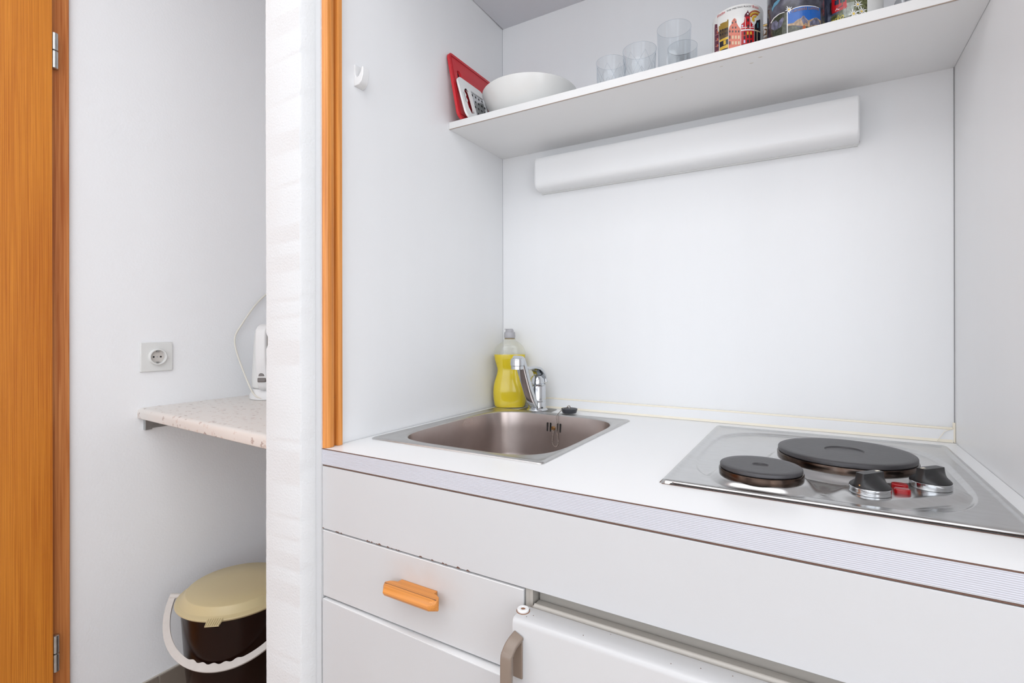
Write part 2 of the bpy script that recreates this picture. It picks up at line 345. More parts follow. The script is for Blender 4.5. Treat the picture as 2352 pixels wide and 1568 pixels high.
# ---- oak door with its frame on the left wall
dr = struct(thing('door_1', '', 'door', (-0.92, -0.72, 0.0)), 'oak veneer door in a stained wood frame at the left edge'); del dr['category']
dr['label'] = 'orange-brown oak door at the left edge of the picture'
obj('frame', nb((-0.9198, -0.76, 0.0, -0.9100, -0.7003, 2.12)), m_framewood, dr, bevel=0.0015)
leaf = obj('leaf', nb((-0.9085, -1.60, 0.005, -0.8930, -0.7398, 2.09)), m_doorwood, dr, bevel=0.0015)
for z0, z1 in ((1.7855, 1.8765), (0.2405, 0.3335)):
    h = bmesh.new(); zm = (z0 + z1) / 2
    for a, b in ((z0, zm - 0.001), (zm + 0.001, z1)):
        lathe(h, [(0.0062, a), (0.0075, a + 0.001), (0.0075, b - 0.001), (0.0062, b)], (-0.9010, -0.7335, 0), 20)
    box(h, -0.9100, -0.7395, z0 + .004, -0.9075, -0.7335, z1 - .004)
    obj('hinge', h, m_zinc, dr, smooth=True)

# ---- wooden sliding rail on the front edge of the niche's left panel
rail = thing('door_rail', 'grooved beech wood rail upright on the front edge of the kitchenette', 'rail', (0.005, -0.615, 0.9))
bm = bmesh.new()
xi = 0.0052
prof = [(xi, -0.6365), (0.0035 + .004, -0.637), (0.0105, -0.6355), (0.0140, -0.631), (0.0150, -0.6245), (0.0138, -0.6175), (0.0042, -0.6165), (0.0040, -0.6100), (0.0140, -0.6090), (0.0150, -0.6050), (0.0142, -0.5985), (xi - .0008, -0.5975)]
prism(bm, prof, 2, 0.9004, 1.9838)
obj('rail_profile', bm, m_railwood, rail, smooth=False)
for z in (1.842, 1.338, 0.99, 1.55):
    bm = bmesh.new(); lathe(bm, [(0.0, 0), (0.0017, 0), (0.0017, .0012), (0, .0012)], (0, 0, 0), 10)
    bmesh.ops.rotate(bm, verts=bm.verts, cent=(0, 0, 0), matrix=Matrix.Rotation(R(90), 3, 'Y'))
    bmesh.ops.translate(bm, verts=bm.verts, vec=(0.0067, -0.6135, z)); obj('nail_hole', bm, m_brownedge, rail)

# ================================================================== WORKTOP, CABINET
XR = 0.9995
wt = thing('worktop', 'white laminate kitchenette worktop with ribbed lavender front edge', 'worktop', (0.5, -0.32, 0.8707))
def slab(xs, ys, z0, z1, holes):
    bm = bmesh.new(); V = {}
    def vv(i, j, z):
        if (i, j, z) not in V: V[(i, j, z)] = bm.verts.new((xs[i], ys[j], z))
        return V[(i, j, z)]
    solid = lambda i, j: 0 <= i < len(xs) - 1 and 0 <= j < len(ys) - 1 and (i, j) not in holes
    for i in range(len(xs) - 1):
        for j in range(len(ys) - 1):
            if not solid(i, j): continue
            bm.faces.new((vv(i, j, z1), vv(i + 1, j, z1), vv(i + 1, j + 1, z1), vv(i, j + 1, z1)))
            bm.faces.new((vv(i, j, z0), vv(i, j + 1, z0), vv(i + 1, j + 1, z0), vv(i + 1, j, z0)))
            for (di, dj), (a, b) in (((-1, 0), ((i, j + 1), (i, j))), ((1, 0), ((i + 1, j), (i + 1, j + 1))), ((0, -1), ((i, j), (i + 1, j))), ((0, 1), ((i + 1, j + 1), (i, j + 1)))):
                if not solid(i + di, j + dj):
                    bm.faces.new((vv(*a, z0), vv(*b, z0), vv(*b, z1), vv(*a, z1)))
    return bm
bm = slab([0.0053, 0.031, 0.394, XR], [-0.6355, -0.5265, -0.0955, -0.0003], 0.8707, 0.9, {(1, 1)})
obj('top_slab', bm, m_lamtop, wt)
# ribbed edge strip: twelve ribs, real relief
bm = bmesh.new(); n = 13; pts = [(-0.6354, 0.8722)]; h = (0.8987 - 0.8722) / n
for k in range(n): pts += [(-0.63755, 0.8722 + h * (k + 0.12)), (-0.63775, 0.8722 + h * (k + 0.5)), (-0.63755, 0.8722 + h * (k + 0.88)), (-0.63735, 0.8722 + h * (k + 1.0))]
pts += [(-0.6354, 0.8987)]
prism(bm, pts, 0, 0.0053, XR); obj('edge_strip', bm, m_strip, wt)
obj('edge_seam', nb((0.0053, -0.6379, 0.8990, XR, -0.6350, 0.89985)), m_brownedge, wt)

cab = thing('base_cabinet', 'white base cabinet under the worktop with wood-handled drawer', 'cabinet', (0.5, -0.32, 0.0))
obj('carcass', nb((0.006, -0.6200, 0.0, 0.022, -0.02, 0.870), (0.022, -0.03, 0.0, 0.42, -0.02, 0.870), (0.022, -0.62, 0.05, 0.42, -0.03, 0.066)), m_panel, cab)
obj('under_seam', nb((0.0062, -0.6366, 0.8692, XR, -0.6205, 0.8706)), m_brownedge, cab)
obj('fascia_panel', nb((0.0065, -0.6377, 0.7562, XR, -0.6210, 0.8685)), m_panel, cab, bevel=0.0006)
# chips along the lower edge of the fascia
bm = bmesh.new(); rnd = random.Random(11)
for cx in (0.0085, 0.044, 0.048, 0.056, 0.121, 0.125, 0.131, 0.143, 0.149, 0.168, 0.176, 0.187, 0.192, 0.236, 0.239, 0.262, 0.283, 0.289, 0.312, 0.33):
    w = rnd.uniform(.0015, .0042); hh = rnd.uniform(.0008, .0026)
    prism(bm, [(cx - w, 0.7559), (cx + w, 0.7559), (cx + w * .4, 0.7562 + hh * .6), (cx - w * .3, 0.7562 + hh)], 1, -0.63795, -0.6370)
obj('chipped_edge', bm, m_brownedge, cab)['kind'] = 'stuff'
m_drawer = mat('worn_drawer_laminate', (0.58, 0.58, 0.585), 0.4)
def smudge(m, c, rad, col, k):
    nt = m.node_tree; b = nt.nodes['Principled BSDF']; g = nt.nodes.new('ShaderNodeTexCoord'); mp = nt.nodes.new('ShaderNodeMapping')
    mp.inputs['Location'].default_value = [-a / r for a, r in zip(c, rad)]; mp.inputs['Scale'].default_value = [1 / r for r in rad]
    nt.links.new(g.outputs['Object'], mp.inputs['Vector']); gr = nt.nodes.new('ShaderNodeTexGradient'); gr.gradient_type = 'SPHERICAL'; nt.links.new(mp.outputs[0], gr.inputs[0])
    n = nt.nodes.new('ShaderNodeTexNoise'); n.inputs['Scale'].default_value = 35; n.inputs['Detail'].default_value = 7; nt.links.new(g.outputs['Object'], n.inputs['Vector'])
    mu = nt.nodes.new('ShaderNodeMath'); mu.operation = 'MULTIPLY'; nt.links.new(gr.outputs[0], mu.inputs[0]); nt.links.new(n.outputs[0], mu.inputs[1])
    m2 = nt.nodes.new('ShaderNodeMath'); m2.operation = 'MULTIPLY'; m2.inputs[1].default_value = k; m2.use_clamp = True; nt.links.new(mu.outputs[0], m2.inputs[0])
    mx = nt.nodes.new('ShaderNodeMix'); mx.data_type = 'RGBA'; nt.links.new(m2.outputs[0], mx.inputs[0]); mx.inputs[6].default_value = b.inputs['Base Color'].default_value; mx.inputs[7].default_value = (*col, 1)
    nt.links.new(mx.outputs[2], b.inputs['Base Color'])
smudge(m_drawer, (0.245, -0.6377, 0.722), (0.10, 0.05, 0.05), srgb(195, 178, 168), 0.8)
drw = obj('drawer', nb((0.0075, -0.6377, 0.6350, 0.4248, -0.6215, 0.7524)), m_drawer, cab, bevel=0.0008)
obj('drawer_top_edging', nb((0.0075, -0.6380, 0.7522, 0.4248, -0.6220, 0.7531)), m_lamtop, drw)
obj('gap_shade_strip', nb((0.0078, -0.6366, 0.7523, 0.4245, -0.6220, 0.7527)), m_brownedge, drw)  # brown strip stands in for the shaded gap under the fascia
# handle: rounded bar with bevelled ends on a narrower waisted neck
hb = bmesh.new()
def hsec(x, s, d): return [(x, -0.6560 - d * 0.0, 0.7030 - 0.0080), (x, -0.6560 - .006 * d, 0.7030 - 0.0088), (x, -0.6560 - .0135 * d, 0.7030 - 0.0056), (x, -0.6560 - .0165 * d, 0.7030 - 0.0006), (x, -0.6560 - .0150 * d, 0.7030 + 0.0046), (x, -0.6560 - .0105 * d, 0.7030 + 0.0078), (x, -0.6560 - .004 * d, 0.7030 + 0.0088), (x, -0.6560 - d * 0.0, 0.7030 + 0.0088)]
prev = None
for x, d in ((0.1815, 0.32), (0.1825, 0.45), (0.1905, 1.0), (0.2805, 1.0), (0.2885, 0.45), (0.2895, 0.32)):
    vs = [hb.verts.new(p) for p in hsec(x, 1, d)]
    if prev:
        for k in range(8): hb.faces.new((prev[k], prev[(k + 1) % 8], vs[(k + 1) % 8], vs[k]))
    else: hb.faces.new(vs)
    prev = vs
hb.faces.new(prev[::-1])
neck = [(0.1820, -0.6565), (0.1850, -0.6515), (0.1915, -0.6480), (0.1985, -0.6465), (0.1990, -0.6378), (0.2720, -0.6378), (0.2725, -0.6465), (0.2795, -0.6480), (0.2860, -0.6515), (0.2890, -0.6565)]
prism(hb, neck, 2, 0.6990, 0.7116)
obj('handle', hb, m_handlewood, drw, bevel=0.0006)
obj('handle_groove', nb((0.1835, -0.6608, 0.7112, 0.2880, -0.6602, 0.7120)), m_brownedge, drw)
# lower door, standing slightly ajar at its right edge
dbm = nb((0.0, 0.0, 0.02, 0.415, 0.0085, 0.6300)); dbm.verts.ensure_lookup_table()
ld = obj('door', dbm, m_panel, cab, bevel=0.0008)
ld.location = Vector((0.0095, -0.6405, 0.0)) - Vector(cab['_world']); ld.rotation_euler = (0, 0, R(-1.35))
for v in ld.data.vertices:
    if v.co.y > 0.004: v.co.y += v.co.x * 0.030
bm = bmesh.new(); prism(bm, [(0.0008, 0.0006), (0.4142, 0.0006), (0.4142, 0.0203), (0.0008, 0.0083)], 2, 0.6300, 0.6305); obj('lit_top_edge', bm, m_lamtop, ld)  # whiter strip paints in the ceiling light on the door's top face
obj('divider', nb((0.4262, -0.6340, 0.10, 0.4330, -0.60, 0.7560)), m_beige, cab)
obj('divider', nb((0.4337, -0.6355, 0.10, 0.4383, -0.60, 0.7558)), m_beige, cab)
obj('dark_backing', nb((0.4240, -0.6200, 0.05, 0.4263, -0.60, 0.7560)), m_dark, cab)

# ---- small fridge under the hob
fr = thing('fridge', 'white built-in fridge under the hob with grey-brown handle', 'fridge', (0.7, -0.4, 0.0))
obj('body', nb((0.4395, -0.6195, 0.03, 0.9985, -0.06, 0.8490)), m_beige, fr, bevel=0.002)
bm = bmesh.new()
prism(bm, [(-0.6412, 0.08), (-0.6412, 0.7345), (-0.6435, 0.7358), (-0.6700, 0.7352), (-0.6730, 0.7345), (-0.6752, 0.7328), (-0.6764, 0.7305), (-0.6770, 0.7275), (-0.6770, 0.08)], 0, 0.4290, 0.9990)
fd = obj('door', bm, m_fridge, fr, smooth=True, bevel=0.0012)
bm = bmesh.new(); tube(bm, [(0.4425, -0.6378, 0.7362), (0.9985, -0.6378, 0.7362)], 0.0034, 10); box(bm, 0.4405, -0.6412, 0.10, 0.9985, -0.6215, 0.7362)
obj('gasket', bm, m_beige, fd, smooth=True)
bm = bmesh.new(); lathe(bm, [(0.0078, 0.0), (0.0082, 0.0012), (0.0080, 0.0034), (0.0070, 0.0042), (0.0036, 0.0040), (0.0030, 0.0030), (0.0030, -0.002), (0, -0.002)], (0.4345, -0.6560, 0.7350), 32)
hc = obj('hinge_cap', bm, m_white, fd, smooth=True)
bm = bmesh.new(); lathe(bm, [(0.0092, 0), (0.0092, 0.0007), (0.0078, 0.0007)], (0.4347, -0.6562, 0.7352), 28); lathe(bm, [(0.0029, 0), (0.0029, 0.0011), (0, 0.0011)], (0.4345, -0.6560, 0.7372), 16)
obj('rust_ring', bm, m_rust, hc)
bm = bmesh.new()
hp = smoothpath([(0.4395, -0.6765, 0.7140), (0.4365, -0.6880, 0.7085), (0.4345, -0.6955, 0.7000), (0.4340, -0.6985, 0.6880), (0.4340, -0.6985, 0.62), (0.4345, -0.6985, 0.53), (0.436, -0.694, 0.505), (0.4395, -0.6765, 0.495)], 5)
tube(bm, hp, 1, sections=lambda i: rrect(0.0042, 0.0078, 0.0022, 3), up=(0, -1, 0.3))
obj('handle', bm, m_greybrown, fr, smooth=True)
obj('handle_mount', nb((0.4320, -0.6795, 0.660, 0.4460, -0.6768, 0.7125)), m_greybrown, fr, bevel=0.001)
bm = bmesh.new(); rnd = random.Random(5)
for k in range(16):
    x = rnd.uniform(.44, .85); y = rnd.uniform(-.672, -.645); lathe(bm, [(0.0006, 0), (0.0006, 0.0003), (0, 0.0003)], (x, y, 0.7355), 6)
sp = obj('dirt_specks', bm, m_brownedge, fd); sp['kind'] = 'stuff'

# ================================================================== SINK
sk = thing('sink', 'square stainless steel sink set into the worktop', 'sink', (0.21, -0.31, 0.9))
bcx, bcy, bhx, bhy = 0.217, -0.308, 0.172, 0.2055
def outer(a):
    """point on the rounded rectangular rim outline at angle a"""
    x0, x1, y0, y1, r = 0.0205, 0.4015, -0.5360, -0.0850, 0.008
    dx, dy = math.cos(a), math.sin(a); cx, cy = bcx, bcy
    t = min((x1 - cx) / dx if dx > 1e-9 else 1e9, (x0 - cx) / dx if dx < -1e-9 else 1e9, (y1 - cy) / dy if dy > 1e-9 else 1e9, (y0 - cy) / dy if dy < -1e-9 else 1e9)
    x, y = cx + dx * t, cy + dy * t
    for ex, ey, sx, sy in ((x0, y0, 1, 1), (x1, y0, -1, 1), (x1, y1, -1, -1), (x0, y1, 1, -1)):
        if abs(x - ex) < r and abs(y - ey) < r:
            qx, qy = ex + sx * r, ey + sy * r; d = math.hypot(x - qx, y - qy); x, y = qx + (x - qx) * r / d, qy + (y - qy) * r / d
    return x, y
NA = 256
base = [2 * math.pi * k / NA for k in range(NA)]
for ex, ey in ((0.0205, -0.5360), (0.4015, -0.5360), (0.4015, -0.0850), (0.0205, -0.0850)):
    ac = math.atan2(ey - bcy, ex - bcx) % (2 * math.pi)
    for d in (-.03, -.02, -.012, -.006, 0, .006, .012, .02, .03): base.append((ac + d) % (2 * math.pi))
base = sorted(set(round(a, 6) for a in base)); NA = len(base)
def inner(a, s=1.0, n=4.6, dx=0.0):
    # same direction as the outer ray: superellipse in polar form
    c, s_ = math.cos(a), math.sin(a); rr = (abs(c / (bhx * s + dx)) ** n + abs(s_ / (bhy * s + dx)) ** n) ** (-1 / n)
    return bcx + rr * c, bcy + rr * s_
def mixp(p, q, t): return (p[0] + (q[0] - p[0]) * t, p[1] + (q[1] - p[1]) * t)
def scl(p, d):
    """move a rim point inward by about d metres"""
    vx, vy = bcx - p[0], bcy - p[1]; mx_ = max(abs(vx), abs(vy)); return (p[0] + vx / mx_ * d, p[1] + vy / mx_ * d)
def rings(fns):
    bm = bmesh.new(); prev = None
    for f in fns:
        vs = [bm.verts.new(f(a)) for a in base]
        if prev:
            for k in range(NA): bm.faces.new((prev[k], vs[k], vs[(k + 1) % NA], prev[(k + 1) % NA]))
        prev = vs
    return bm, prev
Z3 = lambda p, z: (p[0], p[1], z)
bm, _l = rings([lambda a: Z3(outer(a), 0.9002), lambda a: Z3(scl(outer(a), .001), 0.9022), lambda a: Z3(scl(outer(a), .004), 0.9036), lambda a: Z3(scl(outer(a), .0085), 0.9035), lambda a: Z3(scl(outer(a), .0115), 0.9024),
    lambda a: Z3(mixp(inner(a), scl(outer(a), .0115), .5), 0.9022), lambda a: Z3(inner(a, 1, 4.6, .003), 0.9022), lambda a: Z3(inner(a), 0.9016), lambda a: Z3(inner(a, 1, 4.6, -.002), 0.8995)])
obj('rim', bm, m_sink, sk, smooth=True, recalc=False)
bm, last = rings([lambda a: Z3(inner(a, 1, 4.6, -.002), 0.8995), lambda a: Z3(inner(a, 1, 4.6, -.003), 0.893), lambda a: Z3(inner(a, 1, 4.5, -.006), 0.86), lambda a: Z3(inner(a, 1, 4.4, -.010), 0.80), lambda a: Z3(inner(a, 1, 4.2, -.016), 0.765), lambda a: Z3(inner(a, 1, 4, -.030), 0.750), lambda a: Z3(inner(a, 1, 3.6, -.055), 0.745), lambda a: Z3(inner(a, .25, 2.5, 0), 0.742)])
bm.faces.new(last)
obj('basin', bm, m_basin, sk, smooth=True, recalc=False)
bm = bmesh.new(); lathe(bm, [(0.030, 0.7425), (0.030, 0.744), (0.026, 0.7445), (0.020, 0.742), (0, 0.741)], (bcx, bcy, 0), 32)
obj('drain', bm, m_chrome, sk, smooth=True)
# ledge that carries the tap
bm = bmesh.new(); prism(bm, [(0.094, -0.0865), (0.188, -0.0865), (0.180, -0.024), (0.094, -0.024)], 2, 0.9002, 0.9021)
obj('tap_ledge', bm, mat('dull_ledge_steel', (0.30, 0.29, 0.275), 0.38, 1.0, var=0.15, vscale=90), sk, bevel=0.0006)
# overflow: dark slots and a brass screw in the rear wall of the basin
def backy(z): return bcy + bhy - 0.002 - 0.004 * (0.9 - z) / 0.04
for x in (0.1945, 0.2030, 0.2215, 0.2300):
    bm = bmesh.new(); y = backy(0.870) - 0.0008
    pts = [(x + 0.0019 * math.cos(R(a)), 0.8700 + (0.0092 if a < 180 else -0.0092) + 0.0019 * math.sin(R(a))) for a in range(0, 360, 30)]
    prism(bm, pts, 1, y - 0.0006, y + 0.002); obj('overflow_slot', bm, m_dark, sk)
bm = bmesh.new(); lathe(bm, [(0.0056, 0), (0.0056, 0.001), (0.0040, 0.003), (0.0, 0.0035)], (0, 0, 0), 20); box(bm, -0.0042, -0.0006, 0.0028, 0.0042, 0.0006, 0.0040)
bmesh.ops.rotate(bm, verts=bm.verts, cent=(0, 0, 0), matrix=Matrix.Rotation(R(90), 3, 'X')); bmesh.ops.translate(bm, verts=bm.verts, vec=(0.2110, backy(.868) - .0012, 0.8680))
obj('overflow_screw', bm, m_brass, sk, smooth=True)

# plug with its bead chain
pg = thing('sink_plug', 'dark rubber sink plug on a bead chain behind the basin', 'plug', (0.2375, -0.0740, 0.902))
bm = bmesh.new(); lathe(bm, [(0.0, 0.9024), (0.0175, 0.9024), (0.0180, 0.9030), (0.0205, 0.9115), (0.0205, 0.9125), (0.0196, 0.9131), (0.006, 0.9131), (0, 0.9131)], (0.2375, -0.0700, 0.0014), 40)
obj('stopper', bm, m_rubber, pg, smooth=True)
bm = bmesh.new(); tube(bm, smoothpath([(0.2375, -0.0700, 0.9135), (0.2395, -0.0690, 0.9185), (0.2360, -0.0705, 0.9215), (0.2330, -0.0720, 0.9185), (0.2345, -0.0715, 0.9145)], 5), 0.0012, 8)
obj('ring', bm, m_bead, pg, smooth=True)
yw = backy(.86) - .0035
chain = smoothpath([(0.2345, -0.0725, 0.9178), (0.2280, -0.0820, 0.9155), (0.2225, -0.0915, 0.9085), (0.2215, yw + .002, 0.9000), (0.2225, yw, 0.885), (0.2230, yw, 0.865), (0.2258, yw, 0.845), (0.2262, yw, 0.832), (0.2215, yw, 0.8245), (0.2155, yw, 0.8245), (0.2105, yw, 0.832), (0.2108, yw, 0.845), (0.2128, yw, 0.858), (0.2118, yw, 0.8655)], 40)
bm = bmesh.new(); acc = 0.0; lastp = chain[0]
def bead(bm, p, r): bmesh.ops.create_icosphere(bm, subdivisions=1, radius=r, matrix=Matrix.Translation(p))
bead(bm, lastp, .0016)
for p in chain[1:]:
    acc += (p - lastp).length; lastp = p
    if acc >= 0.0034: bead(bm, p, .00155); acc = 0
tube(bm, chain[::8], 0.0004, 5)
obj('chain', bm, m_bead, pg, smooth=True)

# ================================================================== TAP
tp = thing('kitchen_tap', 'chrome single-lever tap behind the sink', 'tap', (0.1420, -0.0640, 0.902))
TX, TY = 0.1420, -0.0640
bm = bmesh.new(); lathe(bm, [(0.0275, 0.9021), (0.0280, 0.9035), (0.0262, 0.9065), (0.0236, 0.9085), (0.0232, 0.9250), (0.0228, 0.9255), (0.0232, 0.9260), (0.0232, 0.9660), (0.0226, 0.9668), (0.0232, 0.9676), (0.0232, 0.9715), (0.0190, 0.9735), (0, 0.9735)], (TX, TY, 0), 48)
obj('body', bm, m_chrome, tp, smooth=True)
# lever: domed cap whose arch runs forward over an open window
bm = bmesh.new()
lathe(bm, [(0.0185, 0.9735), (0.0180, 0.9850), (0.012, 0.9930), (0, 0.9950)], (TX, TY, 0), 32)
arch = smoothpath([(TX + 0.0010, TY + 0.0170, 0.9735), (TX, TY + 0.0185, 0.9840), (TX, TY + 0.0130, 0.9990), (TX, TY - 0.0030, 1.0105), (TX, TY - 0.0240, 1.0160), (TX, TY - 0.0480, 1.0170), (TX, TY - 0.0700, 1.0150)], 8)
na = len(arch)
tube(bm, arch, 1, sections=lambda i: rrect(0.0030 + .0015 * (1 - i / na), 0.0205 - 0.008 * i / na, 0.0026, 3), up=(0, 1, 0))
obj('lever', bm, m_chrome, tp, smooth=True)
bm = bmesh.new()
sp_ = smoothpath([(TX + .002, TY - 0.016, 0.9135), (TX, TY - 0.034, 0.9350), (TX - .001, TY - 0.053, 0.9680), (TX - .001, TY - 0.0720, 1.0040), (TX - .001, TY - 0.0840, 1.0280), (TX - .001, TY - 0.0930, 1.0390), (TX - .001, TY - 0.1020, 1.0420)], 8)
ns = len(sp_)
tube(bm, sp_, 1, sections=lambda i: rrect(0.0085, 0.0118 + 0.0028 * (i / ns), 0.0050, 4), up=(0, 1, 1))
obj('spout', bm, m_chrome, tp, smooth=True)
bm = bmesh.new(); lathe(bm, [(0.0, 1.0445), (0.011, 1.0445), (0.0155, 1.0425), (0.0168, 1.0385), (0.0168, 1.0262), (0.0160, 1.0256), (0.0152, 1.0250), (0.0152, 1.0168), (0.0125, 1.0165), (0.0120, 1.0190), (0, 1.0190)], (TX - .001, TY - 0.1030, 0), 36)
obj('aerator_head', bm, m_chrome, tp, smooth=True)

# ================================================================== HOB
hb_ = thing('electric_hob', 'stainless steel two-plate electric hob beside the right panel', 'hob', (0.782, -0.303, 0.9))
HX0, HX1, HY0, HY1 = 0.5860, 0.9785, -0.5384, -0.0670
B1 = (0.7078, -0.4700, 0.0532); B2 = (0.8117, -0.3160, 0.0918); K1 = (0.8327, -0.4665); K2 = (0.9029, -0.4004)
def sst(t): t = max(0.0, min(1.0, t)); return t * t * (3 - 2 * t)
def rrd(x, y):
    """distance inside the rounded outline"""
    r = 0.010; cx, cy = (HX0 + HX1) / 2, (HY0 + HY1) / 2
    qx, qy = abs(x - cx) - (HX1 - HX0) / 2 + r, abs(y - cy) - (HY1 - HY0) / 2 + r
    return r - (math.hypot(max(qx, 0), max(qy, 0)) + min(max(qx, qy), 0))
def hobz(x, y):
    d = rrd(x, y)
    z = 0.0046 * sst(d / 0.0035)
    if d > 0.0035: z = 0.0046 + 0.0012 * math.exp(-((d - 0.0075) / 0.0028) ** 2)
    z -= 0.0008 * sst((d - .010) / .004)
    cx, cy = 0.7780, -0.3050
    e = (abs((x - cx) / 0.1700) ** 3.6 + abs((y - cy) / 0.2050) ** 3.6) ** (1 / 3.6)
    z -= 0.0046 * sst((1.0 - e) / 0.042 + 0.5)
    e2 = abs(e - 1.0) * 0.18
    fade = sst((d - 0.010) / 0.010)
    def smax(a, b, k=0.0022):
        h = max(0.0, min(1.0, 0.5 + 0.5 * (a - b) / k)); return b + (a - b) * h + k * h * (1 - h)
    for bx, by, br in (B1, B2):
        rr = math.hypot(x - bx, y - by)
        if rr < br + .022: z = z + (smax(z, 0.0002 + 0.0118 * sst((br + 0.020 - rr) / 0.019)) - z) * fade
    # raised plateau round the knobs
    ax, ay = K1; bx, by = K2; t = ((x - ax) * (bx - ax) + (y - ay) * (by - ay)) / ((bx - ax) ** 2 + (by - ay) ** 2); t = max(0, min(1, t))
    rr = math.hypot(x - ax - t * (bx - ax), y - ay - t * (by - ay))
    if rr < 0.048: z = z + (smax(z, 0.0002 + 0.0068 * sst((0.046 - rr) / 0.020)) - z) * fade
    return 0.9002 + max(z, 0)
bm = bmesh.new(); NX, NY = 210, 250; G = []
def gx(i, n, a, b):
    t = i / n; e = 0.5 - 0.5 * math.cos(math.pi * t); return a + (b - a) * (0.72 * t + 0.28 * e)
for i in range(NX + 1):
    for j in range(NY + 1):
        x = gx(i, NX, HX0, HX1); y = gx(j, NY, HY0, HY1)
        d = rrd(x, y)
        if d < 0:  # pull the square corner in to the rounded one
            r = 0.010; qx = HX0 + r if x < 0.78 else HX1 - r; qy = HY0 + r if y < -0.3 else HY1 - r
            L = math.hypot(x - qx, y - qy); x, y = qx + (x - qx) * r / L, qy + (y - qy) * r / L
        G.append(bm.verts.new((x, y, hobz(x, y))))
for i in range(NX):
    for j in range(NY):
        a = i * (NY + 1) + j; bm.faces.new((G[a], G[a + NY + 1], G[a + NY + 2], G[a + 1]))
bmesh.ops.remove_doubles(bm, verts=bm.verts, dist=1e-6)
pan = obj('pan', bm, m_steel, hb_, smooth=False, recalc=False); pan.data.shade_smooth()
bm = bmesh.new()
for x0, y0, x1, y1 in ((HX0 - .0005, HY0 - .0005, HX1 + .0005, HY0 + .0010), (HX0 - .0005, HY1 - .0010, HX1 + .0005, HY1 + .0005), (HX0 - .0005, HY0, HX0 + .0010, HY1), (HX1 - .0010, HY0, HX1 + .0005, HY1)): box(bm, x0 + .004 * (x1 - x0 > .1), y0 + .004 * (y1 - y0 > .1), 0.9001, x1 - .004 * (x1 - x0 > .1), y1 - .004 * (y1 - y0 > .1), 0.9006)
obj('seal_line', bm, m_brownedge, hb_)
for (bx, by, br), dep in ((B1, 0.0095), (B2, 0.0255)):
    zt = 0.9268 if br < .06 else 0.9280
    bm = bmesh.new(); lathe(bm, [(br - .006, 0.9115), (br, 0.9120), (br + 0.0003, 0.9190), (br - 0.0006, 0.9205), (br - 0.0040, 0.9215), (br - .008, 0.9215)], (bx, by, 0), 96)
    bn = obj('hotplate', bm, m_burnt, hb_, smooth=True)
    q = br - 0.0012
    pr = [(q - .002, 0.9200), (q, 0.9222), (q, zt - .0016), (q - .0006, zt - .0006), (q - .0016, zt), (q - .010, zt)]
    pr += [(dep + .001, zt), (dep - .0003, zt - .0016), (dep * .4, zt - .0022), (0, zt - .0022)]
    bm = bmesh.new(); lathe(bm, pr, (bx, by, 0), 96, close=False); obj('cast_plate', bm, m_iron, bn, smooth=True)
RIBS = ((0.6490, -0.4660, 80), (0.7690, -0.4520, -72), (0.7120, -0.2850, 70))
# little drain spouts pressed beside the plates
for (x, y, a) in RIBS:
    bm = bmesh.new()
    bmesh.ops.create_uvsphere(bm, u_segments=16, v_segments=8, radius=1.0, matrix=Matrix.Translation((x, y, 0.9035)) @ Matrix.Rotation(R(a), 4, 'Z') @ Matrix.Diagonal((0.009, 0.0024, 0.0024, 1)))
    obj('pressed_rib', bm, m_steel, hb_, smooth=True)
def knob(kx, ky, rot, markend):
    bm = bmesh.new(); lathe(bm, [(0.0205, 0.9068), (0.0222, 0.9075), (0.0225, 0.9082), (0.0225, 0.9150), (0.0218, 0.9158), (0.015, 0.9158)], (kx, ky, 0), 64)
    ring = obj('control_knob', bm, m_chrome, hb_, smooth=True)
    bm = bmesh.new(); prev = None; N = 64
    lv = [(0.0, 0.0), (0.06, 0.0), (0.16, 0.10), (0.30, 0.30), (0.48, 0.56), (0.68, 0.80), (0.86, 0.95), (1.0, 1.0)]
    c, s = math.cos(rot), math.sin(rot)
    for t, f in lv:
        z = 0.9156 + 0.0178 * t; vs = []
        for k in range(N):
            a = 2 * math.pi * k / N; x0, y0 = 0.0222 * math.cos(a), 0.0222 * math.sin(a)
            n_ = 2 + 14 * f; ex, ey = 0.0180, 0.0056
            cc, ss_ = math.cos(a), math.sin(a); rr = (abs(cc / ex) ** n_ + abs(ss_ / ey) ** n_) ** (-1 / n_)
            xx = x0 * (1 - f) + rr * cc * f; yy = y0 * (1 - f) + rr * ss_ * f
            vs.append(bm.verts.new((kx + xx * c - yy * s, ky + xx * s + yy * c, z)))
        if prev:
            for k in range(N): bm.faces.new((prev[k], prev[(k + 1) % N], vs[(k + 1) % N], vs[k]))
        else: bm.faces.new(vs[::-1])
        prev = vs
    bm.faces.new(prev)
    obj('grip', bm, m_black, ring, smooth=True)
    bm = nb((-0.0030, -0.0014, 0, 0.0030, 0.0014, 0.0004)); bmesh.ops.rotate(bm, verts=bm.verts, cent=(0, 0, 0), matrix=Matrix.Rotation(rot, 3, 'Z'))
    bmesh.ops.translate(bm, verts=bm.verts, vec=(kx + markend * 0.0135 * c, ky + markend * 0.0135 * s, 0.93345)); obj('pointer_mark', bm, m_cream, ring)
    return ring
k1 = knob(*K1, R(50), 1); k2 = knob(*K2, R(47), -1)
bm = bmesh.new(); bmesh.ops.create_icosphere(bm, subdivisions=2, radius=0.0014, matrix=Matrix.Translation((0.8210, -0.4835, 0.9190))); obj('pale_dot', bm, m_brass, k1, smooth=True)
for x, y in ((0.8680, -0.4225), (0.8675, -0.4470)):
    bm = bmesh.new(); pts = [(x + superel(2 * math.pi * k / 28, 3, 0.0090, 0.0068)[0], y + superel(2 * math.pi * k / 28, 3, 0.0090, 0.0068)[1]) for k in range(28)]
    prism(bm, pts, 2, 0.9060, 0.9128); obj('indicator_lamp', bm, m_red, hb_, bevel=0.0014)

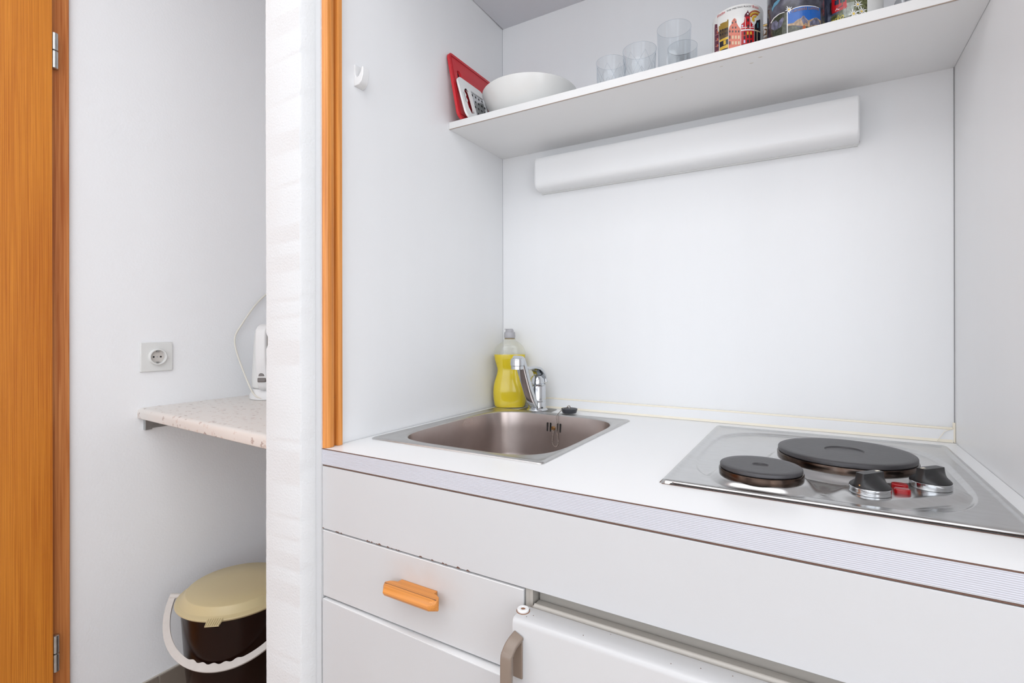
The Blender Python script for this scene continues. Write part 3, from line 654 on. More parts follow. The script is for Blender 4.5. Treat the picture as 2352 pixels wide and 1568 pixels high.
# ================================================================== WALL SHELF AND STRIP LIGHT
ZS = 1.6245
m_tan = mat('tan_seam', srgb(190, 172, 158), 0.6)
sh = thing('wall_shelf', 'white laminate shelf across the kitchenette carrying glasses and mugs', 'shelf', (0.5, -0.128, 1.6078))
bm = bmesh.new(); prism(bm, [(xl(-.2535) + .0003, -0.2535), (0.9995, -0.2535), (0.9995, -0.0003), (xl(0) + .0004, -0.0003)], 2, 1.6078, ZS)
obj('board', bm, m_spot, sh)
obj('edging', nb((xl(-.2565) + .0005, -0.2565, 1.6084, 0.9995, -0.2534, ZS + .0001)), mat('shelf_edging', (0.76, 0.76, 0.755), 0.4), sh)
obj('brown_joint', nb((xl(-.2565) + .0005, -0.2562, 1.6078, 0.9995, -0.2530, 1.6084)), m_tan, sh)
lp = thing('strip_light', 'long white strip light fixed under the shelf', 'lamp', (0.49, 0.0, 1.49))
bm = bmesh.new(); prev = None
def lsec(x, s):
    pts = [(-0.0005, 1.4895), (-0.0200, 1.4900), (-0.0360, 1.4925), (-0.0440, 1.4960), (-0.0490, 1.5020), (-0.0505, 1.5100), (-0.0508, 1.5600), (-0.0500, 1.5690), (-0.0470, 1.5735), (-0.0380, 1.5755), (-0.0005, 1.5770)]
    cy, cz = -0.0005, 1.533
    return [(x, cy + (y - cy) * (s if y < -.001 else 1), cz + (z - cz) * (0.90 + 0.10 * s)) for y, z in pts]
for x, s in ((0.1240, 0.0), (0.1240, 0.80), (0.1252, 0.92), (0.1285, 0.985), (0.1330, 1.0), (0.8440, 1.0), (0.8470, 0.985), (0.8495, 0.92), (0.8505, 0.80), (0.8505, 0.0)):
    vs = [bm.verts.new(p) for p in lsec(x, s)]
    if prev:
        for k in range(len(vs)): bm.faces.new((prev[k], prev[(k + 1) % len(vs)], vs[(k + 1) % len(vs)], vs[k]))
    prev = vs
bmesh.ops.remove_doubles(bm, verts=bm.verts, dist=1e-5)
obj('diffuser', bm, m_lampw, lp, smooth=True)
obj('shadow_line_base_plate', nb((0.126, -0.006, 1.4868, 0.8485, -0.0002, 1.4900)), m_offwhite, lp)  # greyer than the diffuser, standing in for the shadow line beneath it
bm = bmesh.new(); prism(bm, [(-0.003, 1.4985), (-0.001, 1.5000), (-0.001, 1.4950)], 0, 0.8506, 0.8518); obj('rust_spot', bm, m_rust, lp)
# coat hook on the left panel
hk = thing('wall_hook', 'small white plastic hook on the left panel above the worktop', 'hook', (0.005, -0.541, 1.588))
hx = xl(-.541)
bm = bmesh.new(); prev = None
HP = [(0.0, 1.6310), (0.0028, 1.6310), (0.0030, 1.6200), (0.0040, 1.6100), (0.0075, 1.6052), (0.0130, 1.6072), (0.0185, 1.6150), (0.0215, 1.6240), (0.0240, 1.6242), (0.0252, 1.6200), (0.0245, 1.6080), (0.0205, 1.5970), (0.0130, 1.5905), (0.0, 1.5885)]
for t in range(9):
    u = -1 + 2 * t / 8; y = -0.5420 + 0.0175 * u
    vs = []
    for dx, z in HP:
        tap = 1.0 - (0.30 * (dx / 0.025)) * 1.0
        vs.append(bm.verts.new((hx + dx * 0.85, -0.5490 + 0.0115 * u * tap, z)))
    if prev:
        for k in range(len(vs)): bm.faces.new((prev[k], prev[(k + 1) % len(vs)], vs[(k + 1) % len(vs)], vs[k]))
    else: bm.faces.new(vs)
    prev = vs
bm.faces.new(prev[::-1])
obj('hook', bm, m_white, hk, bevel=0.001, seg=2)

# ================================================================== ON THE SHELF
# red board leaning on the left panel, grater in front, bowl beside
cb = thing('cutting_board', 'red plastic cutting board leaning on the left panel of the shelf', 'cutting board', (0.035, -0.15, ZS))
def leaning(xb, xt, h, y0, y1, outline_r, th, holes, name, m, parent, z0=ZS, grid=None, bev=0.001):
    """a plate standing on the shelf and leaning in -x; outline in (y, up) with rounded corners, holes = list of loops"""
    k = (xb - xt) / h
    def P(y, s, d): # s along plate, d out of it (+x)
        n = math.hypot(1, k); return (xb - s * k / n + d / n, y, z0 + s / n + d * k / n)
    cu = bpy.data.curves.new(name, 'CURVE'); cu.dimensions = '2D'; cu.fill_mode = 'BOTH'; cu.extrude = th / 2; cu.bevel_depth = 0
    def addl(pts):
        s = cu.splines.new('POLY'); s.points.add(len(pts) - 1)
        for q, p in zip(s.points, pts): q.co = (p[0], p[1], 0, 1)
        s.use_cyclic_u = True
    L = []
    for cx, cy, a0 in ((y1 - outline_r, h - outline_r, 0), (y0 + outline_r, h - outline_r, 90), (y0 + outline_r, outline_r, 180), (y1 - outline_r, outline_r, 270)):
        for q in range(9): a = R(a0 + 90 * q / 8); L.append((cx + outline_r * math.cos(a), cy + outline_r * math.sin(a)))
    addl(L)
    for hl in holes: addl(hl)
    tmp = bpy.data.objects.new('tmp_outline', cu); COL.objects.link(tmp)
    me = bpy.data.meshes.new_from_object(tmp.evaluated_get(bpy.context.evaluated_depsgraph_get()))
    bpy.data.objects.remove(tmp, do_unlink=True)
    bm = bmesh.new(); bm.from_mesh(me); bpy.data.meshes.remove(me)
    bmesh.ops.remove_doubles(bm, verts=bm.verts, dist=1e-6)
    for v in bm.verts: v.co = Vector(P(v.co.x, v.co.y, v.co.z + th / 2))
    bpy.data.curves.remove(cu)
    o = obj(name, bm, m, parent, bevel=bev, seg=2); return o, P
slot = [(-0.238 + 0.0085 * math.cos(R(a)), 0.1000 + (0.024 if a < 180 else -0.024) + 0.0085 * math.sin(R(a))) for a in range(0, 360, 20)]
brd, P1 = leaning(0.0350, 0.0010, 0.1710, -0.2700, -0.012, 0.016, 0.0065, [slot], 'board', m_redboard, cb, bev=0.0012)
bm = bmesh.new(); fr1 = [(-0.262, 0.010), (-0.262, 0.162), (-0.02, 0.162), (-0.02, 0.012)]
for (a, b), (c, d) in zip(fr1, fr1[1:] + fr1[:1]): tube(bm, [P1(a, b, 0.0068), P1(c, d, 0.0068)], 0.0010, 6)
obj('juice_groove', bm, mat('dark_red_groove', srgb(165, 20, 32), 0.5), brd)
gt = thing('grater', 'white-framed flat metal grater leaning on the red board', 'grater', (0.062, -0.16, ZS))
grip = [(-0.2455, 0.030), (-0.2465, 0.043), (-0.2415, 0.050), (-0.2465, 0.058), (-0.2420, 0.065), (-0.2470, 0.073), (-0.2430, 0.082), (-0.2360, 0.086), (-0.2250, 0.082), (-0.2230, 0.060), (-0.2230, 0.035), (-0.2270, 0.020), (-0.2380, 0.016)]
win = [(-0.2140, 0.008), (-0.156, 0.008), (-0.156, 0.090), (-0.2140, 0.090)]
frm, P2 = leaning(0.0560, 0.0230, 0.1110, -0.2640, -0.150, 0.018, 0.0050, [grip, win], 'frame', m_white, gt, bev=0.0014)
bm = bmesh.new()
slot2 = []
for yy, ss in ((-0.2515, 0.055),):
    pts = [P2(yy + .0022 * math.cos(R(a)), ss + (0.012 if a < 180 else -0.012) + .0022 * math.sin(R(a)), 0.0052) for a in range(0, 360, 30)]
    bm.faces.new([bm.verts.new(p) for p in pts])
obj('hang_slot', bm, m_grey, frm)
gsteel = mat('grater_steel', (0.62, 0.63, 0.64), 0.25, 1.0)
bm = bmesh.new(); vs = [P2(-0.2140, 0.006, .0020), P2(-0.154, 0.006, .0020), P2(-0.154, 0.092, .0020), P2(-0.2140, 0.092, .0020)]; vs2 = [P2(-0.2140, 0.006, .0028), P2(-0.154, 0.006, .0028), P2(-0.154, 0.092, .0028), P2(-0.2140, 0.092, .0028)]
V1 = [bm.verts.new(p) for p in vs]; V2 = [bm.verts.new(p) for p in vs2]; bm.faces.new(V1); bm.faces.new(V2)
for k in range(4): bm.faces.new((V1[k], V1[(k + 1) % 4], V2[(k + 1) % 4], V2[k]))
pl = obj('blade_plate', bm, gsteel, gt)
for cI in range(4):
    for rI in range(5):
        y = -0.2070 + 0.0140 * cI + (0.007 if rI % 2 else 0); s = 0.015 + 0.0165 * rI
        bm = bmesh.new()
        q = [P2(y + .0025 * math.cos(R(a)), s + .0034 * math.sin(R(a)), 0.0031) for a in range(0, 360, 45)]
        c0 = bm.verts.new(P2(y, s, 0.00315)); qq = [bm.verts.new(p) for p in q]
        for k in range(8): bm.faces.new((qq[k], qq[(k + 1) % 8], c0))
        obj('grating_hole', bm, m_dark, pl)
bw = thing('serving_bowl', 'large white bowl at the left end of the shelf beside the grater', 'bowl', (0.1550, -0.1265, ZS), world=False)
prof = [(0.0, 0.002), (0.046, 0.002), (0.047, 0.0), (0.051, 0.0), (0.053, 0.005), (0.070, 0.012), (0.088, 0.025), (0.101, 0.042), (0.110, 0.057), (0.1175, 0.075), (0.1195, 0.0800), (0.1185, 0.0810), (0.1170, 0.0800), (0.1085, 0.062), (0.099, 0.044), (0.086, 0.028), (0.068, 0.0155), (0.045, 0.0085), (0.0, 0.007)]
bm = bmesh.new(); lathe(bm, prof, seg=96); obj('bowl', bm, m_ceram, bw, smooth=True)

# ---- glasses
def tumbler(name, label, x, y, r, h, cut, group):
    t = thing(name, label, 'glass', (x, y, ZS), world=False, group=group)
    rb = r * (0.86 if cut else 0.93); w = 0.0012
    bm = bmesh.new()
    lathe(bm, [(0, 0), (rb - .002, 0), (rb, .0015), (rb + (r - rb) * .3, h * .3), (r, h - .001), (r - w * .5, h), (r - w, h - .001), (rb + (r - rb) * .3 - w - .0003, h * .3), (rb - w - .0008, .009), (rb - .006, .0065), (0, .006)], seg=64)
    g = obj('glass', bm, m_glass, t, smooth=True)
    bm = bmesh.new(); tube(bm, [((r - w * .5) * math.cos(2 * math.pi * q / 72), (r - w * .5) * math.sin(2 * math.pi * q / 72), h - .0002) for q in range(73)], 0.00045, 6, cap=False)
    obj('rim', bm, m_ridge, t, smooth=True)
    if cut:
        bm = bmesh.new(); N = 7
        def pt(a, z): rr = rb + (r - rb) * min(1, z / h) + .0001; return (rr * math.cos(a), rr * math.sin(a), z)
        for k in range(N):
            a0 = 2 * math.pi * k / N + (x * 37 % 1); da = 2 * math.pi / N
            for A, B in (((a0, .012), (a0 + da, h * .80)), ((a0 + da, .012), (a0, h * .80))):
                tube(bm, [pt(A[0] + (B[0] - A[0]) * q / 8, A[1] + (B[1] - A[1]) * q / 8) for q in range(9)], 0.00035, 5)
        obj('cut_pattern', bm, m_ridge, t, smooth=True)
    else:
        pass
    return t
tumbler('drinking_glass', 'small clear cut-pattern tumbler, leftmost glass on the shelf', 0.387, -0.176, 0.0325, 0.080, True, 'glasses on the shelf')
tumbler('drinking_glass', 'slightly larger clear cut-pattern tumbler, second glass from the white bowl', 0.4555, -0.1905, 0.0352, 0.080, True, 'glasses on the shelf')
tumbler('drinking_glass', 'tall plain clear glass in the middle of the shelf, taller than all others', 0.5205, -0.1640, 0.0345, 0.120, False, 'glasses on the shelf')
tumbler('drinking_glass', 'clear glass half hidden behind the tall plain glass', 0.5210, -0.0870, 0.0320, 0.117, False, 'glasses on the shelf')

# ---- mugs: body, handle, and a print wrapped round the body
PRINTS = {
 'm1': [
  ('maroon',[(-144.9,88.3),(-134.2,83.7),(-133.1,69.6),(-128.8,65.2),(-128.3,7.2),(-147.5,12.1),(-146.6,80.0)]),
  ('olive',[(-128.8,67.7),(-128.4,77.5),(-124.9,75.5),(-124.5,79.3),(-116.0,78.7),(-112.4,78.0),(-106.2,77.5),(-105.7,80.5),(-103.0,79.8),(-102.8,73.3),(-103.3,64.6),(-127.4,66.6)]),
  ('brown',[(-128.8,67.7),(-103.3,64.8),(-103.6,47.9),(-127.1,48.4)]),
  ('yellow',[(-127.5,48.5),(-103.6,47.4),(-103.6,43.0),(-127.1,44.9)]),
  ('dark',[(-126.8,44.7),(-103.6,43.0),(-103.6,33.1),(-126.2,34.0)]),
  ('yellow',[(-115.4,43.2),(-109.5,43.0),(-109.2,35.0),(-115.2,34.9)]),
  ('yellow',[(-126.5,33.6),(-103.6,33.1),(-103.7,3.5),(-126.6,8.6)]),
  ('dark',[(-124.3,28.2),(-104.5,27.0),(-104.9,17.7),(-124.0,19.6)]),
  ('salmon',[(-102.6,59.4),(-100.2,65.6),(-96.1,68.3),(-95.3,73.9),(-91.5,77.6),(-89.2,78.2),(-85.5,74.4),(-85.0,68.4),(-80.9,60.8),(-76.2,55.1),(-77.2,2.6),(-102.7,4.2)]),
  ('red',[(-75.3,58.9),(-74.8,63.7),(-69.0,67.0),(-67.1,77.1),(-54.3,78.2),(-53.0,67.7),(-48.5,63.2),(-44.9,60.6),(-44.5,7.0),(-76.7,2.5),(-75.3,35.5)]),
  ('maroon',[(-68.7,77.2),(-66.7,81.9),(-62.6,85.6),(-60.2,89.5),(-58.4,85.6),(-55.0,82.7),(-52.2,77.7)]),
  ('white',[(-74.8,57.7),(-45.2,57.9),(-45.2,56.7),(-74.8,56.4)]),
  ('white',[(-75.3,53.5),(-44.7,53.8),(-44.7,51.4),(-75.3,51.1)]),
  ('orange',[(-57.2,83.4),(-55.3,85.2),(-52.9,86.9),(-50.1,88.2),(-47.0,89.2),(-43.6,90.0),(-39.9,90.5),(-36.1,90.7),(-32.2,90.6),(-28.3,90.3),(-24.6,89.7),(-28.8,86.8),(-31.5,87.4),(-34.4,87.8),(-37.4,87.9),(-40.4,87.8),(-43.4,87.4),(-46.1,86.8),(-48.6,85.9),(-50.9,84.8),(-52.9,83.5),(-54.5,82.0)]),
  ('yellow',[(-56.6,78.6),(-55.3,80.7),(-53.5,82.5),(-51.2,84.1),(-48.5,85.4),(-45.5,86.4),(-42.1,87.0),(-38.6,87.3),(-35.0,87.3),(-31.5,86.9),(-28.2,86.2),(-32.1,83.5),(-34.4,84.2),(-36.9,84.5),(-39.6,84.6),(-42.2,84.4),(-44.8,83.9),(-47.1,83.1),(-49.2,82.1),(-51.0,80.9),(-52.4,79.4),(-53.4,77.8)]),
  ('orange',[(-54.2,76.0),(-53.5,77.8),(-52.3,79.6),(-50.6,81.1),(-48.4,82.4),(-45.9,83.4),(-43.1,84.0),(-40.2,84.4),(-37.2,84.4),(-34.3,84.0),(-31.7,83.3),(-35.1,80.9),(-36.8,81.4),(-38.8,81.7),(-40.8,81.8),(-42.9,81.5),(-44.9,81.0),(-46.7,80.3),(-48.3,79.4),(-49.5,78.3),(-50.4,77.0),(-50.9,75.7)]),
  ('yellow',[(-44.7,67.7),(-47.4,68.5),(-49.3,69.9),(-50.4,71.8),(-50.6,73.9),(-49.8,76.0),(-48.2,77.9),(-45.7,79.4),(-42.7,80.4),(-39.4,80.9),(-36.1,80.7),(-39.8,76.2),(-40.8,76.3),(-41.8,76.1),(-42.7,75.8),(-43.5,75.3),(-44.0,74.7),(-44.3,74.0),(-44.2,73.4),(-43.9,72.9),(-43.2,72.5),(-42.4,72.3)]),
  ('dark',[(-43.9,51.0),(-43.2,62.8),(-39.4,67.2),(-37.8,71.4),(-29.9,74.5),(-24.0,77.3),(-23.2,37.4),(-23.8,15.7),(-44.0,10.0)]),
  ('teal',[(-35.3,68.0),(-31.8,69.2),(-31.8,58.9),(-35.0,57.8)]),
  ('cream',[(-43.2,53.5),(-24.1,53.9),(-24.1,51.9),(-43.2,51.1)]),
  ('cream',[(-36.7,51.1),(-35.0,51.4),(-35.1,30.8),(-36.8,30.5)]),
  ('dark',[(-94.9,63.5),(-92.0,63.0),(-92.0,59.2),(-94.9,59.8)]),
  ('dark',[(-88.5,61.8),(-85.5,61.4),(-85.5,57.7),(-88.5,58.1)]),
  ('dark',[(-101.4,58.1),(-98.3,57.4),(-98.3,53.6),(-101.4,54.3)]),
  ('dark',[(-94.9,56.1),(-92.0,55.6),(-92.0,51.9),(-95.0,52.4)]),
  ('dark',[(-88.1,54.4),(-85.2,54.0),(-85.2,50.3),(-88.1,50.7)]),
  ('dark',[(-81.8,53.1),(-78.9,52.9),(-78.9,49.2),(-81.8,49.4)]),
  ('dark',[(-95.3,72.4),(-92.5,71.9),(-92.5,68.5),(-95.3,69.0)]),
  ('dark',[(-88.1,72.0),(-85.5,71.7),(-85.5,68.3),(-88.1,68.6)]),
  ('dark',[(-89.0,74.4),(-89.4,73.7),(-90.2,73.6),(-91.1,74.2),(-91.5,75.0),(-91.1,75.7),(-90.2,75.8),(-89.4,75.3)]),
  ('dark',[(-102.0,48.4),(-98.2,47.6),(-98.2,41.5),(-102.0,42.3)]),
  ('cream',[(-95.0,46.3),(-91.3,45.7),(-91.3,39.6),(-95.0,40.2)]),
  ('cream',[(-88.5,44.7),(-84.9,44.2),(-84.9,38.2),(-88.5,38.6)]),
  ('cream',[(-82.0,43.4),(-78.4,43.1),(-78.4,37.0),(-82.0,37.3)]),
  ('salmon',[(-100.3,47.9),(-99.9,47.8),(-99.9,41.7),(-100.4,41.8)]),
  ('salmon',[(-93.4,45.9),(-92.9,45.8),(-92.9,39.7),(-93.4,39.8)]),
  ('salmon',[(-86.9,44.4),(-86.5,44.3),(-86.5,38.2),(-86.9,38.3)]),
  ('salmon',[(-80.4,43.1),(-80.0,43.1),(-80.0,37.0),(-80.5,37.0)]),
  ('dark',[(-102.0,37.6),(-98.2,36.7),(-98.3,30.6),(-102.0,31.4)]),
  ('cream',[(-95.0,35.5),(-91.3,34.9),(-91.3,28.8),(-95.0,29.4)]),
  ('cream',[(-88.5,33.9),(-84.9,33.5),(-84.9,27.4),(-88.5,27.9)]),
  ('cream',[(-82.0,32.6),(-78.5,32.4),(-78.5,26.3),(-82.0,26.6)]),
  ('salmon',[(-100.4,37.0),(-99.9,36.9),(-99.9,30.8),(-100.4,30.9)]),
  ('salmon',[(-93.4,35.1),(-92.9,35.0),(-92.9,28.9),(-93.4,29.0)]),
  ('salmon',[(-86.9,33.6),(-86.5,33.5),(-86.5,27.5),(-86.9,27.5)]),
  ('salmon',[(-80.5,32.4),(-80.0,32.3),(-80.0,26.3),(-80.5,26.3)]),
  ('white',[(-102.3,21.9),(-101.9,22.9),(-100.9,23.5),(-99.4,23.4),(-98.0,22.7),(-97.0,21.5),(-96.6,20.2),(-99.4,21.0),(-99.4,21.0),(-99.4,21.0),(-99.4,21.0),(-99.4,21.0),(-99.4,21.0),(-99.4,21.0)]),
  ('white',[(-96.4,20.2),(-96.0,21.2),(-95.0,21.8),(-93.6,21.8),(-92.3,21.2),(-91.3,20.1),(-90.9,18.8),(-93.6,19.5),(-93.6,19.5),(-93.6,19.5),(-93.6,19.5),(-93.6,19.5),(-93.6,19.5),(-93.6,19.5)]),
  ('white',[(-90.7,18.7),(-90.3,19.8),(-89.3,20.5),(-88.0,20.5),(-86.6,19.9),(-85.6,18.8),(-85.3,17.6),(-88.0,18.1),(-88.0,18.1),(-88.0,18.1),(-88.0,18.1),(-88.0,18.1),(-88.0,18.1),(-88.0,18.1)]),
  ('white',[(-85.1,17.5),(-84.7,18.6),(-83.7,19.3),(-82.4,19.4),(-81.0,18.8),(-80.1,17.8),(-79.7,16.6),(-82.4,17.0),(-82.4,17.0),(-82.4,17.0),(-82.4,17.0),(-82.4,17.0),(-82.4,17.0),(-82.4,17.0)]),
  ('dark',[(-69.6,49.0),(-66.0,48.9),(-66.0,43.2),(-69.6,43.4)]),
  ('yellow',[(-62.7,49.1),(-58.8,49.2),(-58.8,43.5),(-62.7,43.5)]),
  ('yellow',[(-55.1,49.1),(-51.0,49.4),(-51.0,43.8),(-55.1,43.5)]),
  ('dark',[(-69.9,40.8),(-66.2,40.6),(-66.2,34.9),(-69.9,35.1)]),
  ('dark',[(-62.3,42.3),(-58.5,42.3),(-58.5,36.7),(-62.3,36.6)]),
  ('dark',[(-54.7,42.3),(-50.6,42.6),(-50.6,37.0),(-54.8,36.7)]),
  ('lilac',[(-69.9,33.5),(-66.2,33.3),(-66.2,27.6),(-69.9,27.8)]),
  ('dark',[(-62.1,33.5),(-58.2,33.6),(-58.3,27.9),(-62.1,27.9)]),
  ('dark',[(-54.8,33.1),(-50.6,33.4),(-50.6,27.7),(-54.8,27.4)]),
  ('dark',[(-62.0,73.4),(-58.2,73.5),(-58.2,67.9),(-62.0,67.8)]),
  ('dark',[(-61.7,61.8),(-57.8,61.8),(-57.8,56.2),(-61.7,56.1)]),
  ('white',[(-66.4,75.6),(-65.4,75.5),(-65.5,53.1),(-66.4,53.2)]),
  ('white',[(-55.6,76.4),(-54.5,76.4),(-54.6,53.5),(-55.6,53.5)]),
  ('lilac',[(-70.4,60.3),(-71.0,59.1),(-72.5,58.8),(-73.9,59.4),(-74.5,60.8),(-73.9,61.9),(-72.4,62.3),(-71.0,61.6)]),
  ('lilac',[(-45.8,60.5),(-46.4,59.5),(-47.7,58.9),(-49.1,59.2),(-49.6,60.1),(-49.1,61.2),(-47.7,61.7),(-46.4,61.4)]),
  ('white',[(-58.5,82.2),(-59.1,81.1),(-60.5,80.6),(-61.8,81.1),(-62.4,82.2),(-61.8,83.3),(-60.4,83.7),(-59.1,83.3)]),
  ('orange',[(-75.3,42.3),(-45.0,44.5),(-45.0,43.5),(-75.3,41.4)]),
  ('dark',[(-74.6,22.7),(-74.2,24.1),(-73.3,25.2),(-71.9,25.9),(-70.3,26.0),(-68.6,25.6),(-67.2,24.7),(-66.2,23.4),(-65.9,22.0),(-70.3,22.3),(-70.3,22.3),(-70.3,22.3),(-70.3,22.3),(-70.3,22.3),(-70.3,22.3),(-70.3,22.3),(-70.3,22.3),(-70.3,22.3)]),
  ('dark',[(-125.0,60.0),(-122.2,59.4),(-122.2,55.4),(-125.0,56.0)]),
  ('dark',[(-118.2,58.8),(-115.7,58.3),(-115.7,54.3),(-118.2,54.8)]),
  ('dark',[(-112.0,57.9),(-109.7,57.6),(-109.7,53.7),(-112.0,54.0)]),
  ('dark',[(-107.5,57.5),(-105.3,57.3),(-105.3,53.3),(-107.5,53.6)]),
  ('dark',[(-125.0,68.0),(-122.2,67.4),(-122.2,63.4),(-125.0,64.0)]),
  ('dark',[(-118.2,66.7),(-115.7,66.3),(-115.7,62.3),(-118.2,62.8)]),
  ('dark',[(-112.0,65.9),(-109.7,65.5),(-109.7,61.6),(-112.0,61.9)]),
  ('dark',[(-107.5,65.4),(-105.3,65.2),(-105.3,61.2),(-107.5,61.5)]),
  ('pink',[(-141.0,77.3),(-128.7,74.5),(-128.7,73.7),(-141.0,76.5)]),
  ('pink',[(-141.0,65.1),(-128.8,62.4),(-128.8,61.6),(-141.0,64.3)]),
  ('pink',[(-141.1,54.0),(-128.8,51.4),(-128.8,50.6),(-141.1,53.2)]),
  ('pink',[(-141.1,42.9),(-128.8,40.4),(-128.8,39.6),(-141.1,42.1)]),
  ('pink',[(-141.1,32.7),(-128.9,30.3),(-128.9,29.5),(-141.2,31.9)]),
  ('salmon',[(-135.4,70.7),(-130.9,69.3),(-130.9,64.3),(-135.4,65.6)]),
  ('salmon',[(-135.4,56.5),(-130.9,55.3),(-130.9,50.2),(-135.5,51.5)]),
  ('salmon',[(-135.5,44.4),(-130.9,43.2),(-131.0,38.2),(-135.5,39.4)]),
 ],
 'm2': [
  ('sky_teal',[(-142.0,66.5),(-134.4,72.9),(-124.6,73.7),(-116.1,75.3),(-119.6,70.5),(-125.3,67.1),(-134.4,65.5),(-141.1,60.4)]),
  ('forest',[(-145.4,41.0),(-134.5,46.1),(-120.9,46.8),(-109.4,45.7),(-104.7,42.6),(-104.7,3.6),(-124.8,3.9),(-146.7,9.8)]),
  ('rock',[(-144.0,39.4),(-139.4,41.0),(-130.1,40.3),(-124.7,34.2),(-119.7,36.6),(-112.8,38.4),(-110.6,34.8),(-113.9,27.9),(-117.4,22.9),(-124.7,22.3),(-134.6,23.9),(-144.0,31.0)]),
  ('white',[(-146.6,43.5),(-136.1,47.3),(-122.1,48.0),(-109.4,46.3),(-109.4,45.3),(-121.5,46.6),(-134.5,45.3),(-145.0,41.3)]),
  ('blue',[(-103.1,44.3),(-92.0,46.7),(-77.2,47.1),(-61.7,46.4),(-47.6,45.7),(-33.4,44.9),(-32.2,17.3),(-103.1,19.4)]),
  ('meadow',[(-103.1,19.4),(-92.1,16.1),(-77.3,9.5),(-32.2,16.4),(-32.2,12.9),(-43.6,0.2),(-103.2,-7.7)]),
  ('tan',[(-103.1,22.6),(-92.1,21.1),(-84.2,25.1),(-77.3,26.5),(-74.3,29.7),(-71.7,29.8),(-68.7,25.5),(-63.4,21.2),(-55.0,23.8),(-48.9,26.0),(-43.6,26.6),(-37.6,24.8),(-32.2,23.6),(-32.2,14.6),(-61.8,10.0),(-77.3,13.1),(-92.1,17.0),(-103.1,19.4)]),
  ('rock',[(-77.3,24.7),(-74.3,28.8),(-71.7,29.5),(-68.7,24.6),(-64.5,19.9),(-59.6,18.8),(-51.4,24.0),(-43.6,26.1),(-36.0,21.1),(-33.5,16.2),(-59.6,11.7),(-69.2,17.5),(-72.3,14.2),(-75.3,20.0)]),
  ('orange',[(-75.3,5.7),(-74.3,11.8),(-71.8,14.2),(-69.2,11.2),(-67.1,6.6),(-68.2,4.0)]),
  ('white',[(-104.8,43.5),(-103.1,43.4),(-103.2,4.5),(-104.8,4.6)]),
  ('white',[(-103.1,44.3),(-92.0,46.9),(-77.2,47.4),(-61.7,46.7),(-47.6,46.0),(-37.6,44.9),(-37.6,44.1),(-47.6,44.9),(-61.7,45.5),(-77.2,46.2),(-92.0,45.8),(-103.1,42.9)]),
  ('white',[(-100.8,47.4),(-96.6,46.6),(-92.3,44.5),(-96.6,45.0),(-100.8,46.9)]),
  ('white',[(-100.6,47.3),(-98.0,44.9),(-95.9,41.9),(-98.8,44.2),(-101.0,47.0)]),
  ('white',[(-100.5,47.1),(-99.2,43.0),(-99.3,39.1),(-101.0,43.4),(-101.1,47.2)]),
  ('white',[(-100.6,46.9),(-101.8,44.7),(-104.1,43.3),(-103.0,45.7),(-101.1,47.4)]),
  ('white',[(-100.7,46.8),(-104.6,46.4),(-109.2,47.5),(-105.2,48.1),(-100.9,47.4)]),
  ('white',[(-100.9,46.9),(-104.1,48.7),(-107.1,51.3),(-103.6,49.6),(-100.7,47.4)]),
  ('white',[(-101.1,47.1),(-103.8,51.0),(-105.2,55.3),(-102.2,51.2),(-100.6,47.2)]),
  ('white',[(-101.1,47.3),(-100.9,50.1),(-99.7,52.4),(-99.6,49.4),(-100.5,47.0)]),
  ('white',[(-101.0,47.4),(-98.2,49.3),(-94.3,50.0),(-97.0,47.7),(-100.6,46.9)]),
  ('gold',[(-98.9,46.5),(-99.4,45.6),(-100.5,45.4),(-101.8,46.0),(-102.6,47.2),(-102.6,48.3),(-101.8,48.9),(-100.5,48.7),(-99.4,47.7)]),
 ],
 'm3': [
  ('olive3',[(-127.3,22.6),(-123.1,41.6),(-109.6,42.8),(-102.5,67.8),(-60.1,58.7),(-60.2,3.7)]),
  ('haze',[(-102.6,46.2),(-97.4,55.1),(-83.9,53.8),(-84.8,38.8),(-92.4,30.1),(-102.6,32.7)]),
  ('dark',[(-126.7,66.4),(-122.5,67.9),(-121.0,45.2),(-125.2,45.4),(-126.7,57.3)]),
  ('red',[(-123.0,77.4),(-97.4,65.9),(-96.0,48.4),(-98.3,46.0),(-118.1,46.1),(-122.0,46.6),(-123.3,55.5)]),
  ('navy',[(-117.2,67.1),(-109.6,66.3),(-109.6,58.2),(-117.3,58.9)]),
  ('navy',[(-107.8,67.3),(-99.1,65.6),(-98.7,58.3),(-107.4,59.0)]),
  ('white',[(-116.6,48.4),(-113.3,52.5),(-111.0,49.7),(-109.6,50.0),(-108.6,48.2),(-111.0,48.8),(-113.3,50.7),(-115.7,48.6)]),
  ('navy',[(-111.0,52.4),(-102.6,53.4),(-102.6,52.1),(-110.7,50.9)]),
  ('white',[(-78.3,47.9),(-74.1,47.9),(-69.5,46.4),(-74.1,46.0),(-78.3,47.4)]),
  ('white',[(-78.2,47.9),(-75.5,45.6),(-73.3,42.6),(-76.3,44.7),(-78.5,47.5)]),
  ('white',[(-78.1,47.7),(-76.7,43.3),(-76.9,38.6),(-78.5,43.3),(-78.6,47.7)]),
  ('white',[(-78.1,47.5),(-79.3,44.7),(-81.6,42.5),(-80.5,45.6),(-78.6,47.9)]),
  ('white',[(-78.3,47.4),(-82.0,46.1),(-86.3,46.4),(-82.6,47.9),(-78.4,47.9)]),
  ('white',[(-78.4,47.4),(-81.5,48.8),(-84.3,51.3),(-81.1,50.0),(-78.3,47.9)]),
  ('white',[(-78.6,47.6),(-81.2,51.6),(-82.6,56.3),(-79.7,52.2),(-78.1,47.8)]),
  ('white',[(-78.6,47.8),(-78.4,51.0),(-77.2,54.0),(-77.1,50.6),(-78.1,47.6)]),
  ('white',[(-78.5,47.9),(-75.7,50.7),(-71.6,52.3),(-74.5,49.1),(-78.2,47.4)]),
